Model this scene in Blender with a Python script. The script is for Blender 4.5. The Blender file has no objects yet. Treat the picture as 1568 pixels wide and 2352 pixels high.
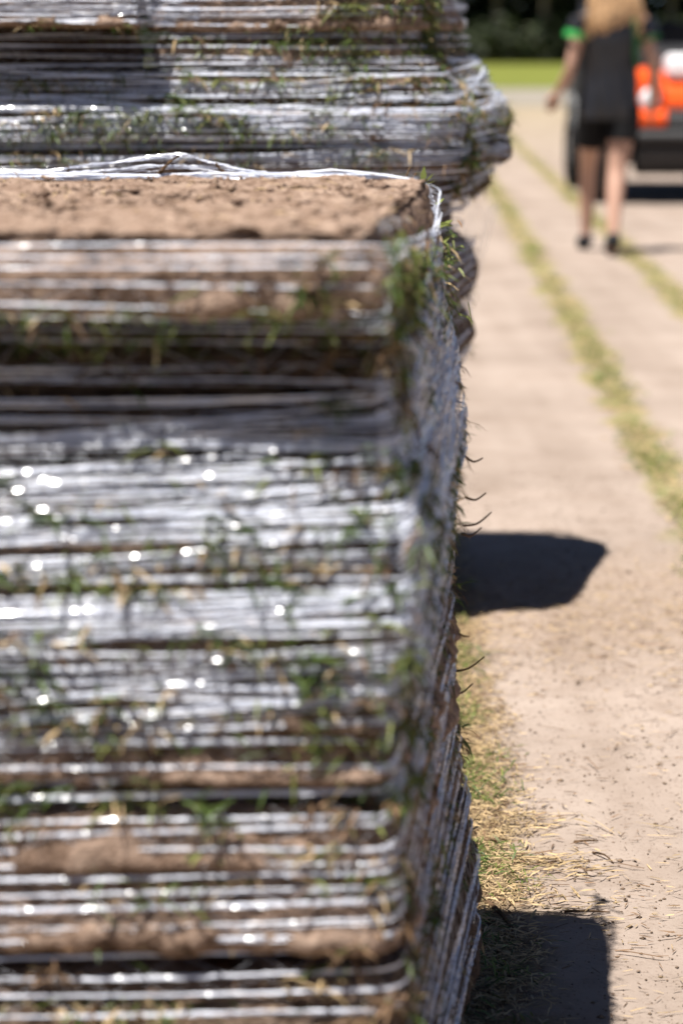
import bpy, bmesh, math, random
import numpy as np
from mathutils import Vector, Matrix, noise as mnoise

rnd = random.Random(7)
scene = bpy.context.scene
C = bpy.context.collection
R = math.radians

# ---------------------------------------------------------------- camera
CAM_H, FPX, HORIZON = 1.22, 5553.0, 100.0      # FPX: focal length in units of the 1568 x 2352 frame
PITCH = math.atan((1176 - HORIZON) / FPX)
cam_d = bpy.data.cameras.new("camera")
cam = bpy.data.objects.new("camera", cam_d)
C.objects.link(cam)
cam.location = (0, 0, CAM_H)
cam.rotation_euler = (math.pi / 2 - PITCH, 0, 0)
cam_d.sensor_fit = 'VERTICAL'
cam_d.sensor_height = 36.0
cam_d.sensor_width = 24.0
cam_d.lens = 85.0
cam_d.clip_end = 2000
cam_d.dof.use_dof = True
cam_d.dof.focus_distance = 3.42
cam_d.dof.aperture_fstop = 3.5
scene.camera = cam

# ---------------------------------------------------------------- sky, sun, exposure
SUN_EL, SHADOW_AZ = R(70.5), R(45)               # shadows fall away from the camera and to the right
w = bpy.data.worlds.new("World")
scene.world = w
w.use_nodes = True
nt = w.node_tree
sky = nt.nodes.new('ShaderNodeTexSky')
sky.sky_type = 'NISHITA'
sky.sun_disc = False
sky.altitude = 600
sky.air_density = 0.42
sky.dust_density = 0.2
sky.sun_elevation = SUN_EL
sky.sun_rotation = math.pi + SHADOW_AZ
bg = nt.nodes['Background']
nt.links.new(sky.outputs[0], bg.inputs[0])
bg.inputs[1].default_value = 0.05
sun_d = bpy.data.lights.new("sun", 'SUN')
sun_d.energy = 5.0
sun_d.angle = R(0.53)
sun_d.color = (1.0, 0.955, 0.89)
sun = bpy.data.objects.new("sun", sun_d)
C.objects.link(sun)
d = Vector((math.sin(SHADOW_AZ) * math.cos(SUN_EL), math.cos(SHADOW_AZ) * math.cos(SUN_EL), -math.sin(SUN_EL)))
sun.rotation_euler = d.to_track_quat('-Z', 'Y').to_euler()
sun.location = (-3, -4, 12)
vs = scene.view_settings
vs.view_transform = 'Standard'
vs.look = 'None'
vs.exposure = 1.0
vs.gamma = 1.0
scene.cycles.max_bounces = 6
scene.cycles.diffuse_bounces = 2
scene.cycles.transparent_max_bounces = 12

# ---------------------------------------------------------------- helpers
CP, SP = math.cos(PITCH), math.sin(PITCH)


def PX(x, y, Y):
    """world point at depth Y that lies under a frame position; used to take measurements"""
    a, b = (x - 784) / FPX, -(y - 1176) / FPX
    dx, dy, dz = a, CP + b * SP, -SP + b * CP
    t = Y / dy
    return Vector((dx * t, Y, CAM_H + dz * t))


def ZY(y, Y):
    return PX(784, y, Y).z


def XX(x, y, Y):
    return PX(x, y, Y).x


def GR(x, y):
    a, b = (x - 784) / FPX, -(y - 1176) / FPX
    dz = -SP + b * CP
    t = -CAM_H / dz
    return Vector((a * t, (CP + b * SP) * t, 0))


def mesh_obj(name, verts, faces, mats, parent=None, mi=None, smooth=False):
    me = bpy.data.meshes.new(name)
    verts = np.asarray(verts, dtype=np.float32).reshape(-1, 3)
    me.vertices.add(len(verts))
    me.vertices.foreach_set('co', verts.ravel())
    if isinstance(faces, np.ndarray):
        n, k = faces.shape
        me.loops.add(n * k)
        me.loops.foreach_set('vertex_index', faces.astype(np.int32).ravel())
        me.polygons.add(n)
        me.polygons.foreach_set('loop_start', np.arange(0, n * k, k, dtype=np.int32))
        nf = n
    else:
        lens = [len(f) for f in faces]
        me.loops.add(sum(lens))
        me.loops.foreach_set('vertex_index', np.array([i for f in faces for i in f], dtype=np.int32))
        me.polygons.add(len(faces))
        st = np.zeros(len(faces), dtype=np.int32)
        st[1:] = np.cumsum(lens)[:-1]
        me.polygons.foreach_set('loop_start', st)
        nf = len(faces)
    for m in (mats if isinstance(mats, (list, tuple)) else [mats]):
        me.materials.append(m)
    if mi is not None:
        me.polygons.foreach_set('material_index', np.asarray(mi, dtype=np.int32))
    if smooth:
        me.polygons.foreach_set('use_smooth', np.ones(nf, dtype=bool))
    me.update(calc_edges=True)
    me.validate()
    o = bpy.data.objects.new(name, me)
    C.objects.link(o)
    if parent is not None:
        o.parent = parent
    return o


def bm_obj(name, bm, mats, parent=None, smooth=False):
    me = bpy.data.meshes.new(name)
    bmesh.ops.recalc_face_normals(bm, faces=bm.faces)
    bm.to_mesh(me)
    bm.free()
    for m in (mats if isinstance(mats, (list, tuple)) else [mats]):
        me.materials.append(m)
    if smooth:
        for p in me.polygons:
            p.use_smooth = True
    o = bpy.data.objects.new(name, me)
    C.objects.link(o)
    if parent is not None:
        o.parent = parent
    return o


def empty(name, loc, label, cat, group=None):
    o = bpy.data.objects.new(name, None)
    o.empty_display_size = 0.2
    C.objects.link(o)
    o.location = loc
    tag(o, label, cat, group)
    return o


def tag(o, label=None, cat=None, group=None, kind=None):
    if label:
        o['label'] = label
    if cat:
        o['category'] = cat
    if group:
        o['group'] = group
    if kind:
        o['kind'] = kind
    return o


# ---------------------------------------------------------------- materials
def new_mat(name):
    m = bpy.data.materials.new(name)
    m.use_nodes = True
    return m, m.node_tree, m.node_tree.nodes['Principled BSDF']


def plain(name, col, rough=0.6, spec=0.3, metallic=0.0, var=0.0, scale=8.0, bump=0.0):
    m, t, b = new_mat(name)
    b.inputs['Base Color'].default_value = (*col, 1)
    b.inputs['Roughness'].default_value = rough
    b.inputs['Specular IOR Level'].default_value = spec
    b.inputs['Metallic'].default_value = metallic
    if var > 0 or bump > 0:
        tc = t.nodes.new('ShaderNodeTexCoord')
        n = t.nodes.new('ShaderNodeTexNoise')
        n.inputs['Scale'].default_value = scale
        n.inputs['Detail'].default_value = 5
        t.links.new(tc.outputs['Object'], n.inputs['Vector'])
        if var > 0:
            r = t.nodes.new('ShaderNodeValToRGB')
            r.color_ramp.elements[0].position = 0.3
            r.color_ramp.elements[1].position = 0.7
            r.color_ramp.elements[0].color = (*[c * (1 - var) for c in col], 1)
            r.color_ramp.elements[1].color = (*[min(1, c * (1 + var)) for c in col], 1)
            t.links.new(n.outputs['Fac'], r.inputs[0])
            t.links.new(r.outputs[0], b.inputs['Base Color'])
        if bump > 0:
            bp = t.nodes.new('ShaderNodeBump')
            bp.inputs['Strength'].default_value = bump
            bp.inputs['Distance'].default_value = 0.01
            t.links.new(n.outputs['Fac'], bp.inputs['Height'])
            t.links.new(bp.outputs[0], b.inputs['Normal'])
    return m


def ramp(t, stops):
    r = t.nodes.new('ShaderNodeValToRGB')
    while len(r.color_ramp.elements) < len(stops):
        r.color_ramp.elements.new(0.5)
    for e, (p, c) in zip(r.color_ramp.elements, stops):
        e.position = p
        e.color = (*c, 1)
    return r


def soil_material(name="dry_turf_soil", f=1.0):
    m, t, b = new_mat(name)
    tc = t.nodes.new('ShaderNodeTexCoord')
    geo = t.nodes.new('ShaderNodeNewGeometry')
    n1 = t.nodes.new('ShaderNodeTexNoise')
    n1.inputs['Scale'].default_value = 34
    n1.inputs['Detail'].default_value = 6
    n1.inputs['Roughness'].default_value = 0.65
    n2 = t.nodes.new('ShaderNodeTexNoise')
    n2.inputs['Scale'].default_value = 150
    n2.inputs['Detail'].default_value = 4
    t.links.new(geo.outputs['Position'], n1.inputs['Vector'])
    t.links.new(geo.outputs['Position'], n2.inputs['Vector'])
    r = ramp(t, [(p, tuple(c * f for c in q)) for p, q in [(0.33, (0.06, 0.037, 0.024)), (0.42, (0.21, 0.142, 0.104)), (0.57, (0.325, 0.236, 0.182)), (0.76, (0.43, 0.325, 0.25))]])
    t.links.new(n1.outputs['Fac'], r.inputs[0])
    mix = t.nodes.new('ShaderNodeMixRGB')
    mix.blend_type = 'MULTIPLY'
    mix.inputs[0].default_value = 0.6
    r2 = ramp(t, [(0.3, (0.45, 0.4, 0.36)), (0.6, (1, 1, 1))])
    t.links.new(n2.outputs['Fac'], r2.inputs[0])
    t.links.new(r.outputs[0], mix.inputs[1])
    t.links.new(r2.outputs[0], mix.inputs[2])
    t.links.new(mix.outputs[0], b.inputs['Base Color'])
    b.inputs['Roughness'].default_value = 0.95
    b.inputs['Specular IOR Level'].default_value = 0.1
    add = t.nodes.new('ShaderNodeMath')
    add.operation = 'ADD'
    t.links.new(n1.outputs['Fac'], add.inputs[0])
    t.links.new(n2.outputs['Fac'], add.inputs[1])
    bp = t.nodes.new('ShaderNodeBump')
    bp.inputs['Strength'].default_value = 0.9
    bp.inputs['Distance'].default_value = 0.006
    t.links.new(add.outputs[0], bp.inputs['Height'])
    t.links.new(bp.outputs[0], b.inputs['Normal'])
    return m


def leaf_mat(name, col, trans=0.35, rough=0.5):
    m, t, b = new_mat(name)
    out = t.nodes['Material Output']
    b.inputs['Roughness'].default_value = rough
    b.inputs['Specular IOR Level'].default_value = 0.35
    tr = t.nodes.new('ShaderNodeBsdfTranslucent')
    mx = t.nodes.new('ShaderNodeMixShader')
    mx.inputs[0].default_value = trans
    geo = t.nodes.new('ShaderNodeNewGeometry')
    hs = t.nodes.new('ShaderNodeHueSaturation')
    hs.inputs['Color'].default_value = (*col, 1)
    mr = t.nodes.new('ShaderNodeMapRange')
    mr.inputs['To Min'].default_value = 0.6
    mr.inputs['To Max'].default_value = 1.45
    t.links.new(geo.outputs['Random Per Island'], mr.inputs['Value'])
    t.links.new(mr.outputs[0], hs.inputs['Value'])
    t.links.new(hs.outputs[0], b.inputs['Base Color'])
    t.links.new(hs.outputs[0], tr.inputs['Color'])
    t.links.new(b.outputs[0], mx.inputs[1])
    t.links.new(tr.outputs[0], mx.inputs[2])
    t.links.new(mx.outputs[0], out.inputs['Surface'])
    return m


def net_material():
    m, t, b = new_mat("net_plastic")
    out = t.nodes['Material Output']
    b.inputs['Base Color'].default_value = (0.86, 0.89, 0.98, 1)
    b.inputs['Roughness'].default_value = 0.16
    b.inputs['Specular IOR Level'].default_value = 0.7
    tl = t.nodes.new('ShaderNodeBsdfTranslucent')
    tl.inputs['Color'].default_value = (0.76, 0.81, 0.92, 1)
    m1 = t.nodes.new('ShaderNodeMixShader')
    m1.inputs[0].default_value = 0.3
    tp = t.nodes.new('ShaderNodeBsdfTransparent')
    m2 = t.nodes.new('ShaderNodeMixShader')
    m2.inputs[0].default_value = 0.10
    t.links.new(b.outputs[0], m1.inputs[1])
    t.links.new(tl.outputs[0], m1.inputs[2])
    t.links.new(m1.outputs[0], m2.inputs[1])
    t.links.new(tp.outputs[0], m2.inputs[2])
    t.links.new(m2.outputs[0], out.inputs['Surface'])
    return m


# lines of the two grass strips and of the verge, X = a + b * Y
STRIPS = [(0.745, 0.027, 0.07), (1.31, 0.028, 0.07)]


def ground_material():
    m, t, b = new_mat("packed_earth")
    N, L = t.nodes.new, t.links.new
    geo = N('ShaderNodeNewGeometry')
    sep = N('ShaderNodeSeparateXYZ')
    L(geo.outputs['Position'], sep.inputs[0])

    def noise(scale, detail=5, rough=0.6):
        n = N('ShaderNodeTexNoise')
        n.inputs['Scale'].default_value = scale
        n.inputs['Detail'].default_value = detail
        n.inputs['Roughness'].default_value = rough
        L(geo.outputs['Position'], n.inputs['Vector'])
        return n

    def math_(op, a, b_):
        n = N('ShaderNodeMath')
        n.operation = op
        for i, v in enumerate((a, b_)):
            if isinstance(v, (int, float)):
                n.inputs[i].default_value = v
            else:
                L(v, n.inputs[i])
        return n.outputs[0]

    big, mid, fine = noise(1.3), noise(14), noise(120, 6, 0.7)
    c0 = ramp(t, [(0.3, (0.258, 0.208, 0.174)), (0.7, (0.352, 0.29, 0.249))])
    L(big.outputs['Fac'], c0.inputs[0])
    c1 = ramp(t, [(0.25, (0.72, 0.68, 0.64)), (0.5, (1, 1, 1))])
    L(mid.outputs['Fac'], c1.inputs[0])
    c2 = ramp(t, [(0.3, (0.5, 0.44, 0.4)), (0.45, (1, 1, 1))])
    L(fine.outputs['Fac'], c2.inputs[0])
    mu = N('ShaderNodeMixRGB')
    mu.blend_type = 'MULTIPLY'
    mu.inputs[0].default_value = 0.5
    L(c0.outputs[0], mu.inputs[1])
    L(c1.outputs[0], mu.inputs[2])
    mu2 = N('ShaderNodeMixRGB')
    mu2.blend_type = 'MULTIPLY'
    mu2.inputs[0].default_value = 0.75
    L(mu.outputs[0], mu2.inputs[1])
    L(c2.outputs[0], mu2.inputs[2])
    col = mu2.outputs[0]
    # wheel ruts: faint streaks drawn out along the track
    mp = N('ShaderNodeMapping')
    mp.inputs['Scale'].default_value = (6.0, 0.35, 1)
    L(geo.outputs['Position'], mp.inputs['Vector'])
    rn = N('ShaderNodeTexNoise')
    rn.inputs['Scale'].default_value = 1.0
    rn.inputs['Detail'].default_value = 5
    L(mp.outputs[0], rn.inputs['Vector'])
    rr = ramp(t, [(0.3, (0.86, 0.83, 0.80)), (0.6, (1.04, 1.03, 1.02))])
    L(rn.outputs['Fac'], rr.inputs[0])
    mr_ = N('ShaderNodeMixRGB')
    mr_.blend_type = 'MULTIPLY'
    mr_.inputs[0].default_value = 0.8
    L(col, mr_.inputs[1])
    L(rr.outputs[0], mr_.inputs[2])
    pn_ = noise(3.1, 4, .65)
    pr = ramp(t, [(0.32, (0.74, 0.70, 0.66)), (0.5, (1, 1, 1))])
    L(pn_.outputs['Fac'], pr.inputs[0])
    mp_ = N('ShaderNodeMixRGB')
    mp_.blend_type = 'MULTIPLY'
    mp_.inputs[0].default_value = 0.5
    L(mr_.outputs[0], mp_.inputs[1])
    L(pr.outputs[0], mp_.inputs[2])
    col = mp_.outputs[0]
    wob = noise(2.2, 4)
    wv = math_('MULTIPLY', math_('SUBTRACT', wob.outputs['Fac'], 0.5), 0.35)
    gr = N('ShaderNodeValToRGB')
    gr.color_ramp.elements[0].position, gr.color_ramp.elements[1].position = 0.35, 0.65
    gr.color_ramp.elements[0].color = (0.30, 0.225, 0.115, 1)
    gr.color_ramp.elements[1].color = (0.165, 0.17, 0.05, 1)
    gn = noise(5, 4)
    L(gn.outputs['Fac'], gr.inputs[0])
    for a, sl, hw in STRIPS:
        dd = math_('ABSOLUTE', math_('SUBTRACT', math_('ADD', sep.outputs[0], wv), math_('ADD', math_('MULTIPLY', sep.outputs[1], sl), a)), 0)
        mr = N('ShaderNodeMapRange')
        mr.interpolation_type = 'SMOOTHSTEP'
        mr.inputs['From Min'].default_value = hw * 1.5
        mr.inputs['From Max'].default_value = hw * 0.5
        mr.inputs['To Max'].default_value = 0.8
        L(dd, mr.inputs['Value'])
        # strips begin about 5.5 m out
        my = N('ShaderNodeMapRange')
        my.inputs['From Min'].default_value = 5.4
        my.inputs['From Max'].default_value = 6.6
        L(sep.outputs[1], my.inputs['Value'])
        mx = N('ShaderNodeMixRGB')
        L(math_('MULTIPLY', mr.outputs[0], my.outputs[0]), mx.inputs[0])
        L(col, mx.inputs[1])
        L(gr.outputs[0], mx.inputs[2])
        col = mx.outputs[0]
    # straw coloured thatch along the foot of the stacks and a dry band across the track
    vn = noise(9, 5)
    ve = N('ShaderNodeMapRange')
    ve.interpolation_type = 'SMOOTHSTEP'
    ve.inputs['From Min'].default_value = 0.32
    ve.inputs['From Max'].default_value = 0.2
    ve.inputs['To Max'].default_value = 0.85
    L(math_('ADD', sep.outputs[0], math_('MULTIPLY', math_('SUBTRACT', vn.outputs['Fac'], .5), .25)), ve.inputs['Value'])
    tha = ramp(t, [(0.35, (0.12, 0.082, 0.045)), (0.6, (0.26, 0.195, 0.115))])
    L(fine.outputs['Fac'], tha.inputs[0])
    mx = N('ShaderNodeMixRGB')
    L(ve.outputs[0], mx.inputs[0])
    L(col, mx.inputs[1])
    L(tha.outputs[0], mx.inputs[2])
    col = mx.outputs[0]
    cb = N('ShaderNodeMapRange')
    cb.interpolation_type = 'SMOOTHSTEP'
    cb.inputs['From Min'].default_value = 0.75
    cb.inputs['From Max'].default_value = 0.2
    cb.inputs['To Max'].default_value = 0.4
    L(math_('ABSOLUTE', math_('SUBTRACT', math_('ADD', sep.outputs[1], math_('MULTIPLY', math_('SUBTRACT', vn.outputs['Fac'], .5), .8)), 5.25), 0), cb.inputs['Value'])
    mx = N('ShaderNodeMixRGB')
    L(cb.outputs[0], mx.inputs[0])
    L(col, mx.inputs[1])
    mx.inputs[2].default_value = (0.27, 0.195, 0.14, 1)
    col = mx.outputs[0]
    # thin yellowing stubble beyond 24 m
    mf = N('ShaderNodeMapRange')
    mf.inputs['From Min'].default_value = 22
    mf.inputs['From Max'].default_value = 48
    mf.inputs['To Max'].default_value = 0.45
    L(sep.outputs[1], mf.inputs['Value'])
    mx = N('ShaderNodeMixRGB')
    L(mf.outputs[0], mx.inputs[0])
    L(col, mx.inputs[1])
    mx.inputs[2].default_value = (0.29, 0.24, 0.12, 1)
    L(mx.outputs[0], b.inputs['Base Color'])
    b.inputs['Roughness'].default_value = 0.95
    b.inputs['Specular IOR Level'].default_value = 0.15
    bp = N('ShaderNodeBump')
    bp.inputs['Strength'].default_value = 0.7
    bp.inputs['Distance'].default_value = 0.006
    L(math_('ADD', math_('MULTIPLY', fine.outputs['Fac'], 0.6), mid.outputs['Fac']), bp.inputs['Height'])
    L(bp.outputs[0], b.inputs['Normal'])
    return m


SOIL = soil_material()
SOIL_DARK = soil_material("dark_turf_soil", 0.6)  # same soil colours, evenly darkened
SOIL_SHADE = soil_material("shaded_turf_soil", 0.3)  # shade of the recessed and lowest slabs painted into the soil colour
NET = net_material()
GROUND = ground_material()
G_GREEN = leaf_mat("blade_green", (0.075, 0.118, 0.026))
G_LIME = leaf_mat("blade_lime", (0.18, 0.21, 0.055))
G_STRAW = leaf_mat("blade_straw", (0.44, 0.325, 0.18), 0.25)
G_BROWN = leaf_mat("blade_brown", (0.15, 0.09, 0.05), 0.1, 0.8)
BLADES = [G_GREEN, G_LIME, G_STRAW, G_BROWN]
TWIG = plain("twig_bark", (0.10, 0.062, 0.036), 0.9, 0.1, var=0.3, scale=60)
CLOD = plain("soil_clod", (0.17, 0.12, 0.085), 0.95, 0.1, var=0.35, scale=90)


def blade_mesh(name, items, parent=None, mats=BLADES, kind='stuff'):
    """items: (base, direction, length, width, droop, material index)"""
    n = len(items)
    V = np.zeros((n, 5, 3))
    mi = []
    for k, (b, dr, ln, wd, droop, m) in enumerate(items):
        side = dr.cross(Vector((rnd.uniform(-.6, .6), rnd.uniform(-.6, .6), 1)))
        if side.length < 1e-5:
            side = Vector((1, 0, 0))
        side.normalize()
        side *= wd * 0.5
        mid = b + dr * (ln * 0.55) + Vector((0, 0, -droop * ln * 0.2))
        tip = b + dr * ln + Vector((0, 0, -droop * ln))
        V[k, 0], V[k, 1] = b - side * .8, b + side * .8
        V[k, 2], V[k, 3] = mid - side, mid + side
        V[k, 4] = tip
        mi += [m, m, m]
    base = (np.arange(n) * 5)[:, None, None]
    F = np.array([[0, 1, 3], [0, 3, 2], [2, 3, 4]])[None] + base
    o = mesh_obj(name, V.reshape(-1, 3), F.reshape(-1, 3), mats, parent, mi)
    if kind:
        o['kind'] = kind
    return o


def nz(x, y, z, s):
    return mnoise.noise(Vector((x * s, y * s, z * s)))


# ---------------------------------------------------------------- ground
def build_ground():
    xs = np.concatenate([np.array([-400, -100, -30, -8, -3, -1.2]), np.arange(-0.6, 1.6, 0.02), np.array([1.9, 2.6, 4, 7, 15, 40, 120, 400])])
    ys = np.concatenate([np.array([-60, -10, 0, 1.5, 2.3]), np.arange(2.6, 6.6, 0.02), np.arange(6.6, 12, 0.12), np.array([13, 15, 18, 22, 28, 40, 60, 100, 200, 500, 1200])])
    X, Y = np.meshgrid(xs, ys)
    Z = np.zeros_like(X)
    for i in range(X.shape[0]):
        for j in range(X.shape[1]):
            x, y = X[i, j], Y[i, j]
            if -0.6 <= x <= 1.6 and 2.6 <= y < 6.6:
                Z[i, j] = 0.006 * nz(x, y, 0, 5) + 0.0035 * nz(x, y, 3, 22) + 0.002 * nz(x, y, 5, 45)
    h, ww = X.shape
    idx = np.arange(h * ww).reshape(h, ww)
    F = np.stack([idx[:-1, :-1], idx[:-1, 1:], idx[1:, 1:], idx[1:, :-1]], -1).reshape(-1, 4)
    o = mesh_obj('ground', np.stack([X, Y, Z], -1).reshape(-1, 3), F, GROUND, smooth=True)
    tag(o, kind='structure')

    FIELD = plain("field_grass", (0.135, 0.15, 0.03), 0.9, 0.1, var=0.25, scale=0.35)
    GRAVEL = plain("gravel", (0.235, 0.21, 0.175), 0.95, 0.1, var=0.15, scale=1.5)

    def sheet(name, y0, y1, z, mat):
        n = 60
        v, f = [], []
        for k in range(n + 1):
            x = -120 + 240 * k / n
            v += [(x, y0 + 0.8 * nz(x, 0, 0, .08), z), (x, y1 + 0.8 * nz(x, 9, 0, .08), z)]
        for k in range(n):
            f.append((2 * k, 2 * k + 2, 2 * k + 3, 2 * k + 1))
        o = mesh_obj(name, v, f, mat)
        tag(o, kind='structure')
        return o
    sheet('gravel_road', 48, 68, 0.008, GRAVEL)
    sheet('field', 67, 175, 0.016, FIELD)


build_ground()


# ---------------------------------------------------------------- turf stacks
def rounded_quad(xl, xrf, xrb, yf, yb, r, nf=80, nr=80, rb=None):
    """perimeter from front-left to front-right to back-right to back-left; front and right finely sampled"""
    P = []
    fl, fr, br, bl = (np.array(p, float) for p in ((xl, yf), (xrf, yf), (xrb, yb), (xl, yb)))

    def seg(a, b, n):
        for k in range(n):
            P.append(a + (b - a) * k / n)

    def arc(a, c, b, n):
        for k in range(n):
            t = k / n
            P.append((1 - t) ** 2 * a + 2 * t * (1 - t) * c + t * t * b)

    def along(a, b, dd):
        v = b - a
        return a + v / np.linalg.norm(v) * dd
    seg(along(fl, fr, r), along(fr, fl, r), nf)
    arc(along(fr, fl, r), fr, along(fr, br, r), 12)
    rb = rb or r
    seg(along(fr, br, r), along(br, fr, rb), nr)
    arc(along(br, fr, rb), br, along(br, bl, rb), 10)
    seg(along(br, bl, rb), along(bl, br, r), 14)
    arc(along(bl, br, r), bl, along(bl, fl, r), 4)
    seg(along(bl, fl, r), along(fl, bl, r), 14)
    arc(along(fl, bl, r), fl, along(fl, fr, r), 4)
    return np.array(P)


def normals2(P):
    T = np.roll(P, -1, 0) - np.roll(P, 1, 0)
    n = np.stack([T[:, 1], -T[:, 0]], -1)
    return n / np.maximum(np.linalg.norm(n, axis=1)[:, None], 1e-9)


def make_slab(parent, s, origin, soil_top=False):
    """one slab of turf: soil body with crumbly edge, and the fringe of grass on its edges"""
    nf = s.get('nf', 90)
    P = rounded_quad(s['xl'], s['xrf'], s['xrb'], s['yf'], s['yb'], s['r'], nf, 80, s.get('rb'))
    Nn = normals2(P)
    n = len(P)
    z0, z1 = s['z0'], s['z1']
    h = z1 - z0
    rows = 11 if h > 0.07 else 8
    seed = s['seed']
    V = []
    amp = s.get('amp', 0.006)
    for j in range(rows + 1):
        t = j / rows
        c = 2 * t - 1
        if s['round']:
            inset = (1 - math.sqrt(max(0, 1 - c * c * 0.96))) * min(0.055, h * 0.45)
        else:
            e = max(0, abs(c) - 0.72) / 0.28
            inset = e * e * 0.010
        for i in range(n):
            x, y = P[i]
            q = (x + seed, y, z0 + t * h)
            dsp = amp * (1.5 * nz(*q, 15) + 0.9 * nz(*q, 36) + 0.6 * nz(*q, 90)) - inset
            if nf - 6 < i < nf + 40:
                dsp += max(0, nz(x, y + seed, z0 + t * h, 28)) * .018 * (1 - abs(i - nf - 8) / 34)
            dsp += s.get('lean', .014) * (.5 - t)
            zz = z0 + t * h + 0.35 * amp * nz(x, y + seed, z0, 25) * (1 if 0 < j < rows else 1.6)
            # whole edge sags gently
            zz += 0.006 * nz(x, y, seed, 2.3)
            V.append((x + Nn[i][0] * dsp - origin[0], y + Nn[i][1] * dsp - origin[1], zz - origin[2]))
    F = []
    for j in range(rows):
        for i in range(n):
            k = (i + 1) % n
            F.append((j * n + i, j * n + k, (j + 1) * n + k, (j + 1) * n + i))
    cen = P.mean(0)

    def cap(start, zc, flip, facs, rough):
        prev = start
        for fi, fc in enumerate(facs):
            cur = len(V)
            for i in range(n):
                x, y = cen + (P[i] - cen) * fc
                zz = zc + rough * (1.2 * nz(x, y, seed, 14) + 0.8 * nz(x, y, seed, 40) + 0.6 * nz(x, y, seed, 95)) + 0.006 * nz(x, y, seed, 2.3)
                V.append((x - origin[0], y - origin[1], zz - origin[2]))
            for i in range(n):
                k = (i + 1) % n
                q = (prev + i, prev + k, cur + k, cur + i)
                F.append(q[::-1] if flip else q)
            prev = cur
        cc = len(V)
        V.append((cen[0] - origin[0], cen[1] - origin[1], zc - origin[2]))
        for i in range(n):
            k = (i + 1) % n
            q = (prev + i, prev + k, cc)
            F.append(q[::-1] if flip else q)
    if soil_top:
        cap(rows * n, z1, False, [1 - 0.02 * k for k in range(1, 40)], 0.0085)
    else:
        cap(rows * n, z1 + 0.002, False, [0.93, 0.5], 0.004)
    cap(0, z0, True, [0.9], 0.003)
    slab = mesh_obj('turf_slab', V, F, SOIL if s.get('dry') else SOIL_SHADE if s.get('wet') else SOIL_DARK, parent, smooth=True)

    # grass fringe
    items = []
    vis = nf + 12 + 80 + 6
    side = s['grass']           # 'top', 'bottom', 'all'
    num = s.get('blades', 1500)
    for _ in range(num):
        i = rnd.randrange(vis)
        f = rnd.random()
        x, y = P[i] * (1 - f) + P[(i + 1) % n] * f
        nx, ny = Nn[i]
        tx, ty = -ny, nx
        if side == 'all':
            t = rnd.betavariate(1.1, 1.1)
        elif side == 'top':
            t = 1 - abs(rnd.gauss(0, 0.12))
        else:
            t = abs(rnd.gauss(0, 0.12))
        clump = mnoise.noise(Vector((x * 9 + seed, y * 9, t * h * 22)))
        if rnd.random() > 0.42 + 1.5 * clump or (i > nf + 14 and rnd.random() < .45):
            continue
        c = 2 * t - 1
        ins = (1 - math.sqrt(max(0, 1 - min(1, c * c) * 0.96))) * min(0.055, h * 0.45) if s['round'] else 0.004
        b = Vector((x - nx * ins, y - ny * ins, z0 + t * h)) - Vector(origin)
        if rnd.random() < .4:
            b += Vector((nx, ny, 0)) * rnd.uniform(.006, .014)
        out = rnd.uniform(0.05, 0.55) if rnd.random() < 0.88 else rnd.uniform(0.6, 1.0)
        tang = rnd.uniform(-1, 1)
        dr = Vector((nx * out + tx * tang * 1.3, ny * out + ty * tang * 1.3, rnd.uniform(-0.7, 0.35)))
        dr.normalize()
        q = rnd.random()
        gw = s.get('mix', (0.45, 0.68, 0.88))
        m = 0 if q < gw[0] else 1 if q < gw[1] else 2 if q < gw[2] else 3
        items.append((b, dr, rnd.uniform(0.008, 0.034), rnd.uniform(0.0014, 0.0036), rnd.uniform(0, .5), m))
    # tufts that have pushed out through the net
    for _ in range(s.get('tufts', 0)):
        i = rnd.randrange(int(nf * .55), nf + 10)
        tz = rnd.uniform(z0 + .15 * h, z1 - .1 * h)
        kind = rnd.choice([0, 0, 0, 1, 1])
        for _k in range(rnd.randint(5, 13)):
            x, y = P[i]
            nx, ny = Nn[i]
            b = Vector((x + rnd.gauss(0, .012) + nx * .008, y + ny * .008, tz + rnd.gauss(0, .008))) - Vector(origin)
            dr = Vector((nx * .35 + rnd.uniform(-1, 1), ny * .35 - .1, rnd.uniform(-.7, .7))).normalized()
            items.append((b, dr, rnd.uniform(.010, .032), rnd.uniform(.002, .0046), .4, kind if rnd.random() < .75 else rnd.choice([0, 1, 2, 3])))
    # crumbs and loose roots hanging on the soil
    for _ in range(s.get('roots', 260)):
        i = rnd.randrange(vis)
        x, y = P[i]
        nx, ny = Nn[i]
        b = Vector((x + nx * .001, y + ny * .001, rnd.uniform(z0, z1))) - Vector(origin)
        dr = Vector((nx * .6 + rnd.uniform(-.7, .7), ny * .6 + rnd.uniform(-.7, .7), rnd.uniform(-1, .6))).normalized()
        items.append((b, dr, rnd.uniform(0.004, 0.016), rnd.uniform(0.0008, 0.002), .3, 2 if rnd.random() < .45 else 3))
    blade_mesh('grass', items, slab)
    return slab


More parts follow.
